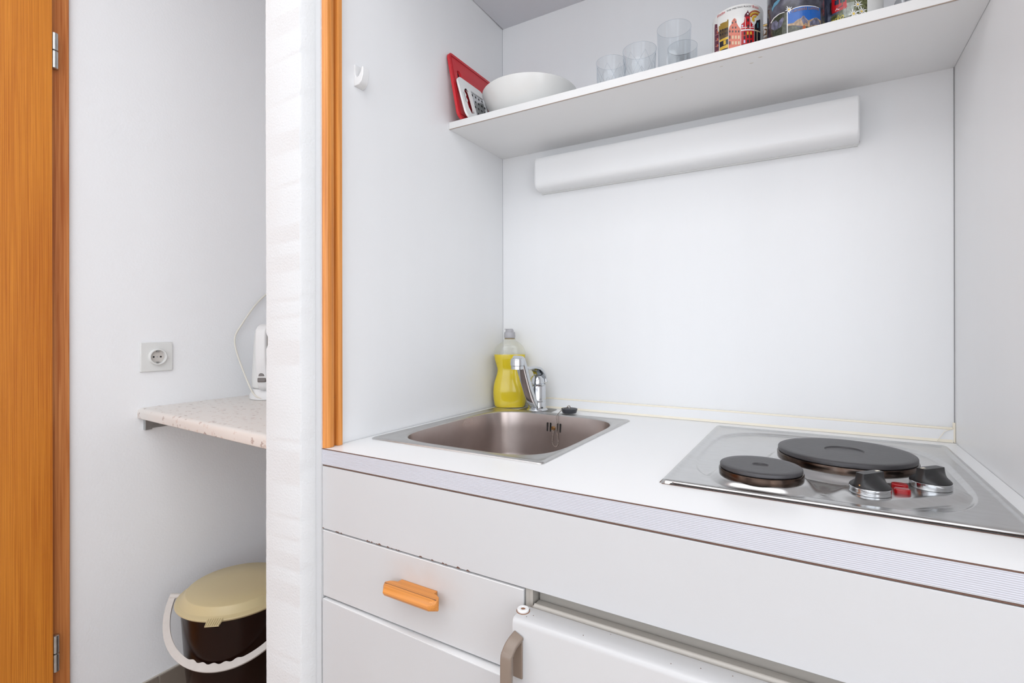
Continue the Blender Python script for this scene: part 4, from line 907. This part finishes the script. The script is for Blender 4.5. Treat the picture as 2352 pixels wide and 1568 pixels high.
  ('gold',[(-76.4,47.3),(-76.9,46.2),(-78.0,45.7),(-79.3,46.2),(-80.1,47.4),(-80.1,48.7),(-79.3,49.6),(-78.0,49.5),(-76.9,48.7)]),
  ('white',[(-71.7,35.3),(-66.8,33.9),(-62.2,31.0),(-67.6,32.1),(-71.9,34.9)]),
  ('white',[(-71.6,35.2),(-69.3,32.1),(-68.1,28.4),(-70.7,31.5),(-72.0,35.0)]),
  ('white',[(-71.5,35.0),(-71.6,30.2),(-73.5,25.7),(-73.6,30.8),(-72.1,35.2)]),
  ('white',[(-71.6,34.9),(-74.0,32.5),(-77.3,31.2),(-75.0,33.8),(-72.0,35.3)]),
  ('white',[(-71.8,34.8),(-76.5,34.8),(-81.4,36.7),(-76.5,36.8),(-71.8,35.4)]),
  ('white',[(-72.0,34.9),(-75.0,37.3),(-77.3,40.6),(-74.0,38.3),(-71.6,35.3)]),
  ('white',[(-72.1,35.1),(-73.6,39.9),(-73.5,45.0),(-71.6,40.0),(-71.5,35.1)]),
  ('white',[(-72.0,35.3),(-70.6,38.5),(-68.1,41.1),(-69.3,37.5),(-71.6,34.9)]),
  ('white',[(-71.9,35.4),(-67.6,37.3),(-62.2,37.7),(-66.8,35.3),(-71.7,34.8)]),
  ('gold',[(-69.6,34.9),(-70.1,33.5),(-71.4,32.9),(-72.9,33.4),(-73.8,34.6),(-73.8,36.1),(-72.9,37.1),(-71.4,37.2),(-70.1,36.3)]),
  ('white',[(-84.9,33.3),(-80.0,32.1),(-75.2,29.3),(-80.4,30.1),(-85.0,32.8)]),
  ('white',[(-84.7,33.2),(-82.1,30.0),(-80.2,26.1),(-83.2,29.2),(-85.1,32.9)]),
  ('white',[(-84.7,33.0),(-83.9,27.8),(-84.9,22.8),(-85.9,28.3),(-85.2,33.1)]),
  ('white',[(-84.7,32.8),(-86.6,30.1),(-89.6,28.3),(-87.8,31.4),(-85.1,33.3)]),
  ('white',[(-84.9,32.8),(-89.4,32.3),(-94.5,33.9),(-89.8,34.5),(-85.0,33.3)]),
  ('white',[(-85.1,32.8),(-88.4,35.1),(-91.2,38.6),(-87.6,36.3),(-84.8,33.2)]),
  ('white',[(-85.2,33.0),(-87.5,38.0),(-88.2,43.5),(-85.6,38.3),(-84.7,33.1)]),
  ('white',[(-85.2,33.2),(-84.4,36.7),(-82.4,39.7),(-83.0,35.9),(-84.7,32.9)]),
  ('white',[(-85.1,33.3),(-81.3,35.7),(-76.4,36.4),(-80.3,33.6),(-84.8,32.8)]),
  ('gold',[(-82.8,32.5),(-83.3,31.2),(-84.6,30.7),(-86.0,31.3),(-86.9,32.8),(-86.9,34.3),(-86.0,35.3),(-84.6,35.2),(-83.3,34.1)]),
 ],
}

PCOL = dict(maroon=(98, 36, 55), olive=(152, 122, 48), brown=(88, 70, 46), yellow=(218, 178, 62), dark=(38, 34, 40), salmon=(206, 108, 84), red=(188, 26, 34), white=(235, 235, 235), orange=(172, 88, 44), teal=(70, 130, 140), cream=(214, 196, 160), lilac=(205, 195, 225), pink=(214, 150, 150), sky_teal=(96, 150, 176), forest=(52, 56, 40), rock=(104, 104, 124), blue=(16, 92, 176), tan=(176, 148, 116), meadow=(76, 78, 66), navy=(24, 34, 62), gold=(226, 186, 40), haze=(150, 156, 146), olive3=(88, 92, 58))
def pm(c):
    nm = 'print_' + c
    if nm in bpy.data.materials: return bpy.data.materials[nm]
    col = srgb(*PCOL[c])
    if c in ('forest', 'meadow', 'olive3'): return ramp_mat(nm, [tuple(a * .35 for a in col), col, tuple(min(1, a * 1.9) for a in col)], 260, 0.15)
    if c in ('rock', 'tan', 'haze'): return ramp_mat(nm, [tuple(a * .45 for a in col), col, tuple(min(1, a * 1.6) for a in col)], 220, 0.15, stretch=(1, 1, .5))
    return mat(nm, col, 0.15)
def wrap(bm, r, off):
    for v in bm.verts:
        a = R(v.co.x); rr = r + off; v.co = Vector((rr * math.cos(a), rr * math.sin(a), v.co.y / 1000.0))
def cutstrips(bm, step=5.0):
    xs = [v.co.x for v in bm.verts]; a = math.floor(min(xs) / step) * step
    while a < max(xs):
        a += step
        bmesh.ops.bisect_plane(bm, geom=bm.verts[:] + bm.edges[:] + bm.faces[:], plane_co=(a, 0, 0), plane_no=(1, 0, 0))
def printed(key, r, h, parent):
    """one print part: all patches, each material slot one colour, layers a hair apart"""
    out = bmesh.new(); mats = []; 
    for k, (c, pts) in enumerate(PRINTS[key]):
        pts = [(a, min(max(z, 3.0), h * 1000 - 2.5)) for a, z in pts]
        clean = []
        for p in pts:
            if not clean or (abs(p[0] - clean[-1][0]) + abs(p[1] - clean[-1][1])) > 0.02: clean.append(p)
        if len(clean) > 3 and (abs(clean[0][0] - clean[-1][0]) + abs(clean[0][1] - clean[-1][1])) < 0.02: clean.pop()
        if len(clean) < 3: continue
        b = bmesh.new()
        try: b.faces.new([b.verts.new((p[0], p[1], 0)) for p in clean])
        except Exception: b.free(); continue
        bmesh.ops.triangulate(b, faces=b.faces[:]); cutstrips(b); wrap(b, r, 0.00018 + 0.0000035 * k)
        for v in b.verts: pass
        if c not in mats: mats.append(c)
        mi = mats.index(c); mp = {}
        for v in b.verts: mp[v] = out.verts.new(v.co)
        for f in b.faces:
            try: nf = out.faces.new([mp[v] for v in f.verts]); nf.material_index = mi
            except Exception: pass
        b.free()
    for f in out.faces:
        f.normal_update()
        c = f.calc_center_median()
        if f.normal.dot(Vector((c.x, c.y, 0))) < 0: f.normal_flip()
    return obj('printed_picture', out, [pm(c) for c in mats], parent, recalc=False)
def lettering(txt, r, a0, a1, z, size, m, parent, off=0.0008, shear=0.0, extra=0.0):
    """text bent round a cylinder of radius r, from angle a0 to a1 (degrees), baseline at z; rise extra metres along it"""
    cu = bpy.data.curves.new('txt', 'FONT'); cu.body = txt; cu.size = size; cu.shear = shear
    t = bpy.data.objects.new('tmp_text', cu); COL.objects.link(t)
    me = bpy.data.meshes.new_from_object(t.evaluated_get(bpy.context.evaluated_depsgraph_get())); bpy.data.objects.remove(t, do_unlink=True); bpy.data.curves.remove(cu)
    b = bmesh.new(); b.from_mesh(me); bpy.data.meshes.remove(me)
    xs = [v.co.x for v in b.verts]; x0, x1 = min(xs), max(xs)
    for v in b.verts:
        f = (v.co.x - x0) / (x1 - x0); a = R(a0 + (a1 - a0) * f)
        v.co = Vector(((r + off) * math.cos(a), (r + off) * math.sin(a), z + extra * f + v.co.y))
    return obj('lettering', b, m, parent, recalc=False)
def mug(label, x, y, r, h, m_body, handle_deg, key=None):
    t = thing('mug', label, 'mug', (x, y, ZS), world=False, group='mugs and cups on the shelf')
    bm = bmesh.new(); lathe(bm, [(0, .002), (r - .008, .002), (r - .007, 0), (r - .003, 0), (r, .004), (r, h - .003), (r - .0006, h - .0008), (r - .0018, h), (r - .003, h - .0008), (r - .0036, h - .003), (r - .0036, .009), (r - .008, .006), (0, .006)], seg=72)
    obj('body', bm, m_body, t, smooth=True)
    a = R(handle_deg); c, s = math.cos(a), math.sin(a)
    bm = bmesh.new(); pts = smoothpath([((r - .001) * c, (r - .001) * s, h * .80), ((r + .016) * c, (r + .016) * s, h * .82), ((r + .030) * c, (r + .030) * s, h * .64), ((r + .029) * c, (r + .029) * s, h * .40), ((r + .014) * c, (r + .014) * s, h * .24), ((r - .001) * c, (r - .001) * s, h * .22)], 6)
    tube(bm, pts, 1, sections=lambda i: rrect(0.0036, 0.0060, 0.003, 3), up=(0, 0, 1)); obj('handle', bm, m_ceram if m_body is not m_photo else m_ceram, t, smooth=True)
    if key: printed(key, r, h, t)
    return t
m_photo = ramp_mat('dark_slate_photo_print', [(0.018, 0.018, 0.024), (0.055, 0.055, 0.075), (0.11, 0.11, 0.15)], 60, 0.12, detail=10)
m_photo3 = ramp_mat('blue_rock_photo_print', [(0.03, 0.035, 0.05), (0.10, 0.11, 0.17), (0.28, 0.30, 0.40)], 70, 0.12, stretch=(1, 1, .4), detail=10, distortion=1.2)
g1 = mug('white mug printed with colourful gabled town houses', 0.643, -0.165, 0.0459, 0.1030, m_ceram, 75, 'm1')
m_redink = mat('red_ink', srgb(200, 25, 40), 0.2); m_blackink = mat('black_ink', srgb(30, 30, 35), 0.2)
lettering('Wrocław', 0.0459, -133.5, -110.5, 0.0945, 0.0078, m_redink, g1, shear=0.3)
lettering('THE MEETING PLACE', 0.0459, -107.0, -54.0, 0.0950, 0.0040, m_blackink, g1)
lettering('•', 0.0459, -52.6, -51.3, 0.0950, 0.0060, m_redink, g1)
lettering('Breslau', 0.0459, -49.5, -31.0, 0.0940, 0.0072, m_redink, g1, shear=0.2)
g2 = mug('dark souvenir mug with mountain photos and an edelweiss', 0.7436, -0.1986, 0.0457, 0.1030, m_photo, 100, 'm2')
m_goldink = mat('gold_brown_ink', srgb(150, 112, 52), 0.25); m_yellowink = mat('yellow_ink', srgb(226, 206, 80), 0.25)
lettering('Tatranská Lomnica', 0.0457, -96, -38, 0.0395, 0.0085, m_goldink, g2, shear=0.15)
g3 = mug('mountain souvenir mug with a red cable car and white flowers', 0.827, -0.148, 0.0507, 0.1050, m_photo3, 85, 'm3')
lettering('Slovensko', 0.0507, -150, -100.9, 0.0255, 0.0150, m_yellowink, g3, shear=0.3, extra=0.004)
# white unprinted band by the third mug's handle
bm = bmesh.new(); n = 14
A = [bm.verts.new(((0.0507 + .0004) * math.cos(R(-62 + 70 * k / n)), (0.0507 + .0004) * math.sin(R(-62 + 70 * k / n)), 0.004)) for k in range(n + 1)]
B = [bm.verts.new(((0.0507 + .0004) * math.cos(R(-62 + 70 * k / n)), (0.0507 + .0004) * math.sin(R(-62 + 70 * k / n)), 0.1015)) for k in range(n + 1)]
for k in range(n): bm.faces.new((A[k], A[k + 1], B[k + 1], B[k]))
obj('unprinted_band', bm, m_ceram, g3, smooth=True, recalc=False)
# patterned cup behind, between the first two mugs
t = thing('patterned_cup', 'brown and white marbled cup with gold rims behind the mugs', 'cup', (0.690, -0.056, ZS), world=False, group='mugs and cups on the shelf')
m_marb = ramp_mat('brown_white_marbling', [(0.12, 0.06, 0.03), (0.35, 0.20, 0.11), (0.75, 0.72, 0.68), (0.85, 0.84, 0.82)], 60, 0.15, distortion=2.0, contrast=(0.4, 0.62))
bm = bmesh.new(); lathe(bm, [(0, 0), (.026, 0), (.031, .004), (.0325, .03), (.0325, .116), (.0315, .118), (.030, .116), (.030, .006), (0, .006)], seg=56); obj('body', bm, m_marb, t, smooth=True)
for z in (.1145, .0435):
    bm = bmesh.new(); lathe(bm, [(.0324, z - .0018), (.0331, z - .001), (.0331, z + .001), (.0324, z + .0018)], seg=56, close=False); obj('gold_rim', bm, m_gold, t, smooth=True)
# saucers with gold rims, stacked, a small cup on top
sx_, sy_ = 0.9330, -0.0900
m_saucer = mat('grey_white_porcelain', (0.70, 0.71, 0.73), 0.12)
sa = thing('saucer', '', 'saucer', (sx_, sy_, ZS), world=False, group='gold-rimmed saucers stacked at the right end of the shelf')
bm = bmesh.new(); lathe(bm, [(0, .001), (.026, .001), (.027, 0), (.030, 0), (.040, .006), (.0595, .0130), (.0605, .0142), (.0590, .0146), (.040, .0085), (.028, .003), (0, .003)], seg=72); obj('dish', bm, m_saucer, sa, smooth=True)
bm = bmesh.new(); lathe(bm, [(.0592, .0125), (.0608, .0136), (.0608, .0146), (.0590, .0150)], seg=72, close=False); obj('gold_rim', bm, m_gold, sa, smooth=True)
names = ['bottom', 'second', 'third', 'fourth', 'topmost']
for k in range(5):
    if k == 0: q = sa
    else:
        q = sa.copy(); COL.objects.link(q)
        for ch in [c for c in sa.children]:
            d = ch.copy(); COL.objects.link(d); d.parent = q
        q.location = (sx_, sy_, ZS + 0.0095 * k)
    q['label'] = ['lowest gold-rimmed white saucer of the stack at the shelf end', 'second lowest gold-rimmed white saucer of the stack right of the mugs', 'middle gold-rimmed white saucer of the stack right of the mugs', 'second highest gold-rimmed white saucer of the stack right of the mugs', 'topmost gold-rimmed white saucer of the stack, under the small cup'][k]
t = thing('small_cup', 'small white cup on the stack of gold-rimmed saucers', 'cup', (sx_, sy_, ZS + 0.0380 + 0.0032), world=False, group='mugs and cups on the shelf')
bm = bmesh.new(); lathe(bm, [(0, .001), (.018, .001), (.019, 0), (.021, 0), (.024, .006), (.031, .022), (.034, .045), (.0335, .046), (.032, .045), (.029, .023), (.021, .007), (0, .005)], seg=56); obj('body', bm, m_saucer, t, smooth=True)
bm = bmesh.new(); c, s = math.cos(R(-122)), math.sin(R(-122)); tube(bm, smoothpath([(.0325 * c, .0325 * s, .037), (.046 * c, .046 * s, .036), (.050 * c, .050 * s, .024), (.040 * c, .040 * s, .012), (.026 * c, .026 * s, .009)], 6), .0028, 8); obj('handle', bm, m_saucer, t, smooth=True)

# ================================================================== WASHING-UP LIQUID
bt = thing('dish_soap_bottle', 'clear waisted bottle of yellow washing-up liquid in the corner', 'bottle', (0.0490, -0.0500, 0.9003), rotz=R(31), world=False)
Kp = 0.0001835
W_ = [(1407, 215), (1400, 228), (1370, 236), (1290, 249), (1220, 255), (1150, 256), (1080, 249), (1020, 236), (960, 216), (900, 198), (850, 190), (800, 196), (740, 215), (680, 232), (610, 240), (560, 234), (510, 214), (470, 186), (440, 152), (420, 122), (405, 100), (396, 92)]
hgt = lambda y: (1407 - y) * Kp
bprof = [(w * Kp, hgt(y)) for y, w in W_]
def esec(bm, prof, flat=0.60, seg=64, capb=True, capt=True, inset=0.0):
    prev = None; first = None
    for r, z in prof:
        r = max(r - inset, .0005); fl = flat + (1 - flat) * max(0.0, min(1.0, (z - 0.160) / 0.025))
        vs = [bm.verts.new((superel(2 * math.pi * k / seg, 2.5 if fl < .9 else 2, r, r * fl)[0], superel(2 * math.pi * k / seg, 2.5 if fl < .9 else 2, r, r * fl)[1], z)) for k in range(seg)]
        if prev:
            for k in range(seg): bm.faces.new((prev[k], prev[(k + 1) % seg], vs[(k + 1) % seg], vs[k]))
        else: first = vs
        prev = vs
    if capb: bm.faces.new(first[::-1])
    if capt: bm.faces.new(prev)
bm = bmesh.new(); neck = bprof + [(.0168, .1880), (.0140, .1905), (.0130, .196)]
esec(bm, neck, capt=True); obj('bottle', bm, m_bottle, bt, smooth=True)
lq = [p for p in bprof if p[1] < 0.1463 and p[1] > 0.0005]; lq = [(lq[0][0] - .002, .0025)] + lq[1:] + [(240 * Kp, 0.1463)]
bm = bmesh.new(); esec(bm, lq, inset=0.0012); obj('liquid', bm, m_soap, bt, smooth=True)
bm = bmesh.new(); lathe(bm, [(.0125, .1900), (.0152, .1925), (.0156, .1940), (.0156, .1965), (.0150, .2060), (.0140, .2078), (.0115, .2085), (.0112, .2125), (.0095, .2150), (0, .2155)], seg=40)
cp = obj('cap', bm, m_capgrey, bt, smooth=True)
bm = nb((-.0145, -.0055, .2148, .0085, .0055, .2168)); obj('flip_top', bm, m_capgrey, cp, bevel=.0007)
bm = bmesh.new(); lathe(bm, [(.0140, .1880), (.0150, .1890), (.0140, .1902)], seg=32, close=False); obj('dirty_neck_ring', bm, mat('soap_residue', srgb(165, 140, 90), 0.4), cp)

# ================================================================== THE NOOK
ns = thing('nook_shelf', 'pale speckled laminate shelf in the nook beside the oak door', 'shelf', (-0.5, -0.27, 0.857))
def fy(x): return -0.5415 - 0.066 * (x + 0.92)
bm = bmesh.new(); prev = None
for x in (-0.9198, -0.125):
    f = fy(x); pts = [(x, -0.001, 0.8585), (x, f + .004, 0.8575), (x, f + .0005, 0.8600), (x, f, 0.8640), (x, f, 0.8760), (x, f + .0016, 0.8822), (x, f + .0055, 0.8862), (x, f + .0120, 0.8880), (x, -0.001, 0.8890)]
    vs = [bm.verts.new(p) for p in pts]
    if prev:
        for k in range(len(vs)): bm.faces.new((prev[k], prev[(k + 1) % len(vs)], vs[(k + 1) % len(vs)], vs[k]))
    else: bm.faces.new(vs)
    prev = vs
bm.faces.new(prev[::-1]); obj('board', bm, m_terr, ns, smooth=True)
bm = bmesh.new(); box(bm, -0.9198, -0.520, 0.8250, -0.9160, -0.16, 0.8570); box(bm, -0.9160, -0.520, 0.8535, -0.8960, -0.16, 0.8570); box(bm, -0.9198, -0.526, 0.8230, -0.9060, -0.5085, 0.8568)
obj('bracket', bm, m_zinc, ns)
so = thing('wall_socket', 'white electrical socket on the nook wall above the speckled shelf', 'socket', (-0.92, -0.4925, 1.0355))
def sockxf(bm):
    bmesh.ops.rotate(bm, verts=bm.verts, cent=(0, 0, 0), matrix=Matrix.Rotation(R(90), 3, 'Y')); bmesh.ops.translate(bm, verts=bm.verts, vec=(-0.9199, -0.4925, 1.0355)); return bm
obj('plate', nb((-0.9199, -0.5355, 0.9925, -0.9130, -0.4495, 1.0790)), m_offwhite, so, bevel=0.0018)
bm = bmesh.new(); lathe(bm, [(.0240, .006), (.0238, .0150), (.0228, .0165), (.0205, .0165), (.0196, .0155), (.0192, .0078), (0, .0078)], seg=56, close=False)
obj('ring', sockxf(bm), m_offwhite, so, smooth=True)
bm = bmesh.new(); lathe(bm, [(.0190, .0080), (0, .0080)], seg=40, close=False); obj('recess', sockxf(bm), m_bail, so)
for a, b, r_ in ((0, -.0095, .0026), (0, .0095, .0026), (0, 0, .0022)):
    bm = bmesh.new(); lathe(bm, [(0, .0084), (r_, .0084), (r_, .0080)], (a, b, 0), 16, close=False); obj('pin_hole', sockxf(bm), m_dark if b else m_grey, so)
for s_ in (1, -1):
    bm = bmesh.new(); box(bm, s_ * .0165 - .002, -.003, .0080, s_ * .0165 + .002, .003, .0140); obj('earth_clip', sockxf(bm), m_zinc, so)

m_smoky = mat('smoky_plastic', (0.16, 0.14, 0.13), 0.2)
kx, ky = -0.785, -0.205
kt = thing('electric_kettle', 'white electric kettle half hidden behind the partition on the speckled shelf', 'kettle', (kx, ky, 0.889), rotz=R(-54), world=False)
# local +x looks at the camera side where the handle and switch are
bm = bmesh.new(); esec_ = None
lathe(bm, [(.066, 0.0), (.068, .002), (.068, .012), (.064, .020), (.060, .030), (.056, .034), (0, .034)], seg=56); obj('power_base', bm, m_white, kt, smooth=True)
bm = bmesh.new(); lathe(bm, [(0, .0345), (.054, .0345), (.060, .040), (.0610, .060), (.058, .120), (.055, .175), (.052, .205), (.0515, .214), (.050, .216), (0, .216)], seg=64, sx=1.0, sy=1.0); obj('body', bm, m_offwhite, kt, smooth=True)
bm = bmesh.new(); lathe(bm, [(0, .217), (.0505, .217), (.0500, .224), (.044, .233), (.025, .238), (0, .239)], seg=56); obj('lid', bm, m_white, kt, smooth=True)
bm = bmesh.new(); hpth = smoothpath([(.030, 0, .231), (.055, 0, .2365), (.078, 0, .2300), (.0890, 0, .2120), (.0900, 0, .170), (.0870, 0, .120), (.0800, 0, .080), (.0720, 0, .050), (.060, 0, .040)], 6)
tube(bm, hpth, 1, sections=lambda i: rrect(0.0080, 0.0165, 0.0060, 4), up=(0, 0, 1)); obj('handle', bm, m_white, kt, smooth=True)
bm = bmesh.new(); box(bm, .0800, -.0130, .0600, .0885, .0130, .0750); sw = obj('switch', bm, m_smoky, kt, bevel=.003)
bm = bmesh.new(); prism(bm, [(-.0090, .0800), (.0090, .0800), (.0075, .0860), (.003, .0895), (-.003, .0895), (-.0075, .0860)], 0, .082, .0905); obj('indicator', bm, m_smoky, kt, bevel=.001)
cd = bmesh.new()
cpts = smoothpath([(-0.752, -0.262, 0.8950), (-0.775, -0.272, 0.9050), (-0.814, -0.2660, 0.932), (-0.874, -0.2560, 0.993), (-0.902, -0.2600, 1.0550), (-0.908, -0.2570, 1.0950), (-0.908, -0.2350, 1.1330), (-0.910, -0.1900, 1.1950), (-0.912, -0.1500, 1.2350), (-0.912, -0.080, 1.290), (-0.910, -0.060, 1.300)], 8)
Mi = (Matrix.Translation((kx, ky, 0.889)) @ Matrix.Rotation(R(-54), 4, 'Z')).inverted()
tube(cd, [Mi @ p for p in cpts], 0.0027, 8); obj('power_cord', cd, m_cord, kt, smooth=True)
bm = nb((-0.9195, -0.085, 1.272, -0.885, -0.045, 1.312)); bmesh.ops.transform(bm, matrix=Mi, verts=bm.verts); obj('plug', bm, m_white, kt, bevel=.006)

# ---- waste bin
bx, by = -0.650, -0.403
bn = thing('waste_bin', 'dark brown bin with beige lid and white carrying handle in the nook', 'bin', (bx, by, 0.0), world=False)
bm = bmesh.new(); lathe(bm, [(0, .006), (.095, .006), (.100, 0), (.106, 0), (.112, .008), (.130, .20), (.1385, .340), (.1400, .366), (.1370, .366), (.1355, .340), (.127, .20), (.108, .012), (0, .010)], seg=96); obj('bucket', bm, m_bin, bn, smooth=True)
bm = bmesh.new(); lathe(bm, [(.1440, .3630), (.1475, .3600), (.1520, .3640), (.1535, .3665), (.1530, .3685), (.1440, .3720), (.1400, .3735), (.1290, .3890), (.1265, .3905), (.060, .3915), (0, .3918), (0, .3680), (.136, .3660)], seg=120, close=False)
ldd = obj('lid', bm, m_beigelid, bn, smooth=True)
for ang in (-51, 124):
    a = R(ang); c, s = math.cos(a), math.sin(a)
    bm = bmesh.new()
    def lp_(u, v, w): return (c * u - s * v, s * u + c * v, w)
    A = [lp_(.150, -.020, .367), lp_(.172, -.017, .3625), lp_(.172, .017, .3625), lp_(.150, .020, .367), lp_(.150, -.020, .3695), lp_(.172, -.017, .3645), lp_(.172, .017, .3645), lp_(.150, .020, .3695)]
    V = [bm.verts.new(p) for p in A]
    for f in ((0, 3, 2, 1), (4, 5, 6, 7), (0, 1, 5, 4), (1, 2, 6, 5), (2, 3, 7, 6), (3, 0, 4, 7)): bm.faces.new([V[i] for i in f])
    tb = obj('lid_tab', bm, m_beigelid, ldd)
    bm = bmesh.new()
    for k in range(7):
        v = -.0155 + .0052 * k
        tube(bm, [lp_(.147, v * 1.1, .3700), lp_(.1725, v, .3650)], .0013, 6)
    obj('tab_rib', bm, m_beigelid, ldd, smooth=True)
# carrying handle: flat band hanging forward, scalloped inner edge at the grip
phi, th = R(35), R(40); Ax = Vector((math.cos(phi), math.sin(phi), 0)); Fw = Vector((math.sin(phi), -math.cos(phi), 0)); Dn = Fw * math.cos(th) - Vector((0, 0, 1)) * math.sin(th); Nn = Ax.cross(Dn).normalized()
Rb = .178; Rv = .187; bm = bmesh.new(); prev = None; NS = 120
for k in range(NS + 1):
    t = math.pi * k / NS; w = .0085
    c, s = math.cos(t), math.sin(t); ww = 0.0
    dd = (t - math.pi / 2)
    if abs(dd) < .42: ww = .0042 * (0.5 - 0.5 * math.cos((dd + .42) / .84 * 2 * math.pi * 5.0))
    cen = Vector((0, 0, .3585))
    inn = cen + Ax * ((Rb - w - ww) * -c) + Dn * ((Rv - w - ww) * s); out = cen + Ax * ((Rb + w) * -c) + Dn * ((Rv + w) * s)
    pts = [inn - Nn * .0030, out - Nn * .0030, out + Nn * .0030, inn + Nn * .0030]
    mid1 = cen + Ax * ((Rb - w * .5) * -c) + Dn * ((Rv - w * .5) * s)
    pts += [mid1 + Nn * .0040]
    vs = [bm.verts.new(p) for p in pts]
    if prev:
        for q in range(5): bm.faces.new((prev[q], prev[(q + 1) % 5], vs[(q + 1) % 5], vs[q]))
    else: bm.faces.new(vs)
    prev = vs
bm.faces.new(prev[::-1]); bl = obj('carrying_handle', bm, m_bail, bn, smooth=True)
for s_ in (-1, 1):
    bm = bmesh.new(); p = Ax * (s_ * .140) + Vector((0, 0, .357)); q = Ax * (s_ * (Rb + .006)) + Vector((0, 0, .359)); tube(bm, [p, q], .0075, 16); obj('pivot', bm, m_bail, bl, smooth=True)
for _o in bpy.data.objects:
    if '_world' in _o: del _o['_world']
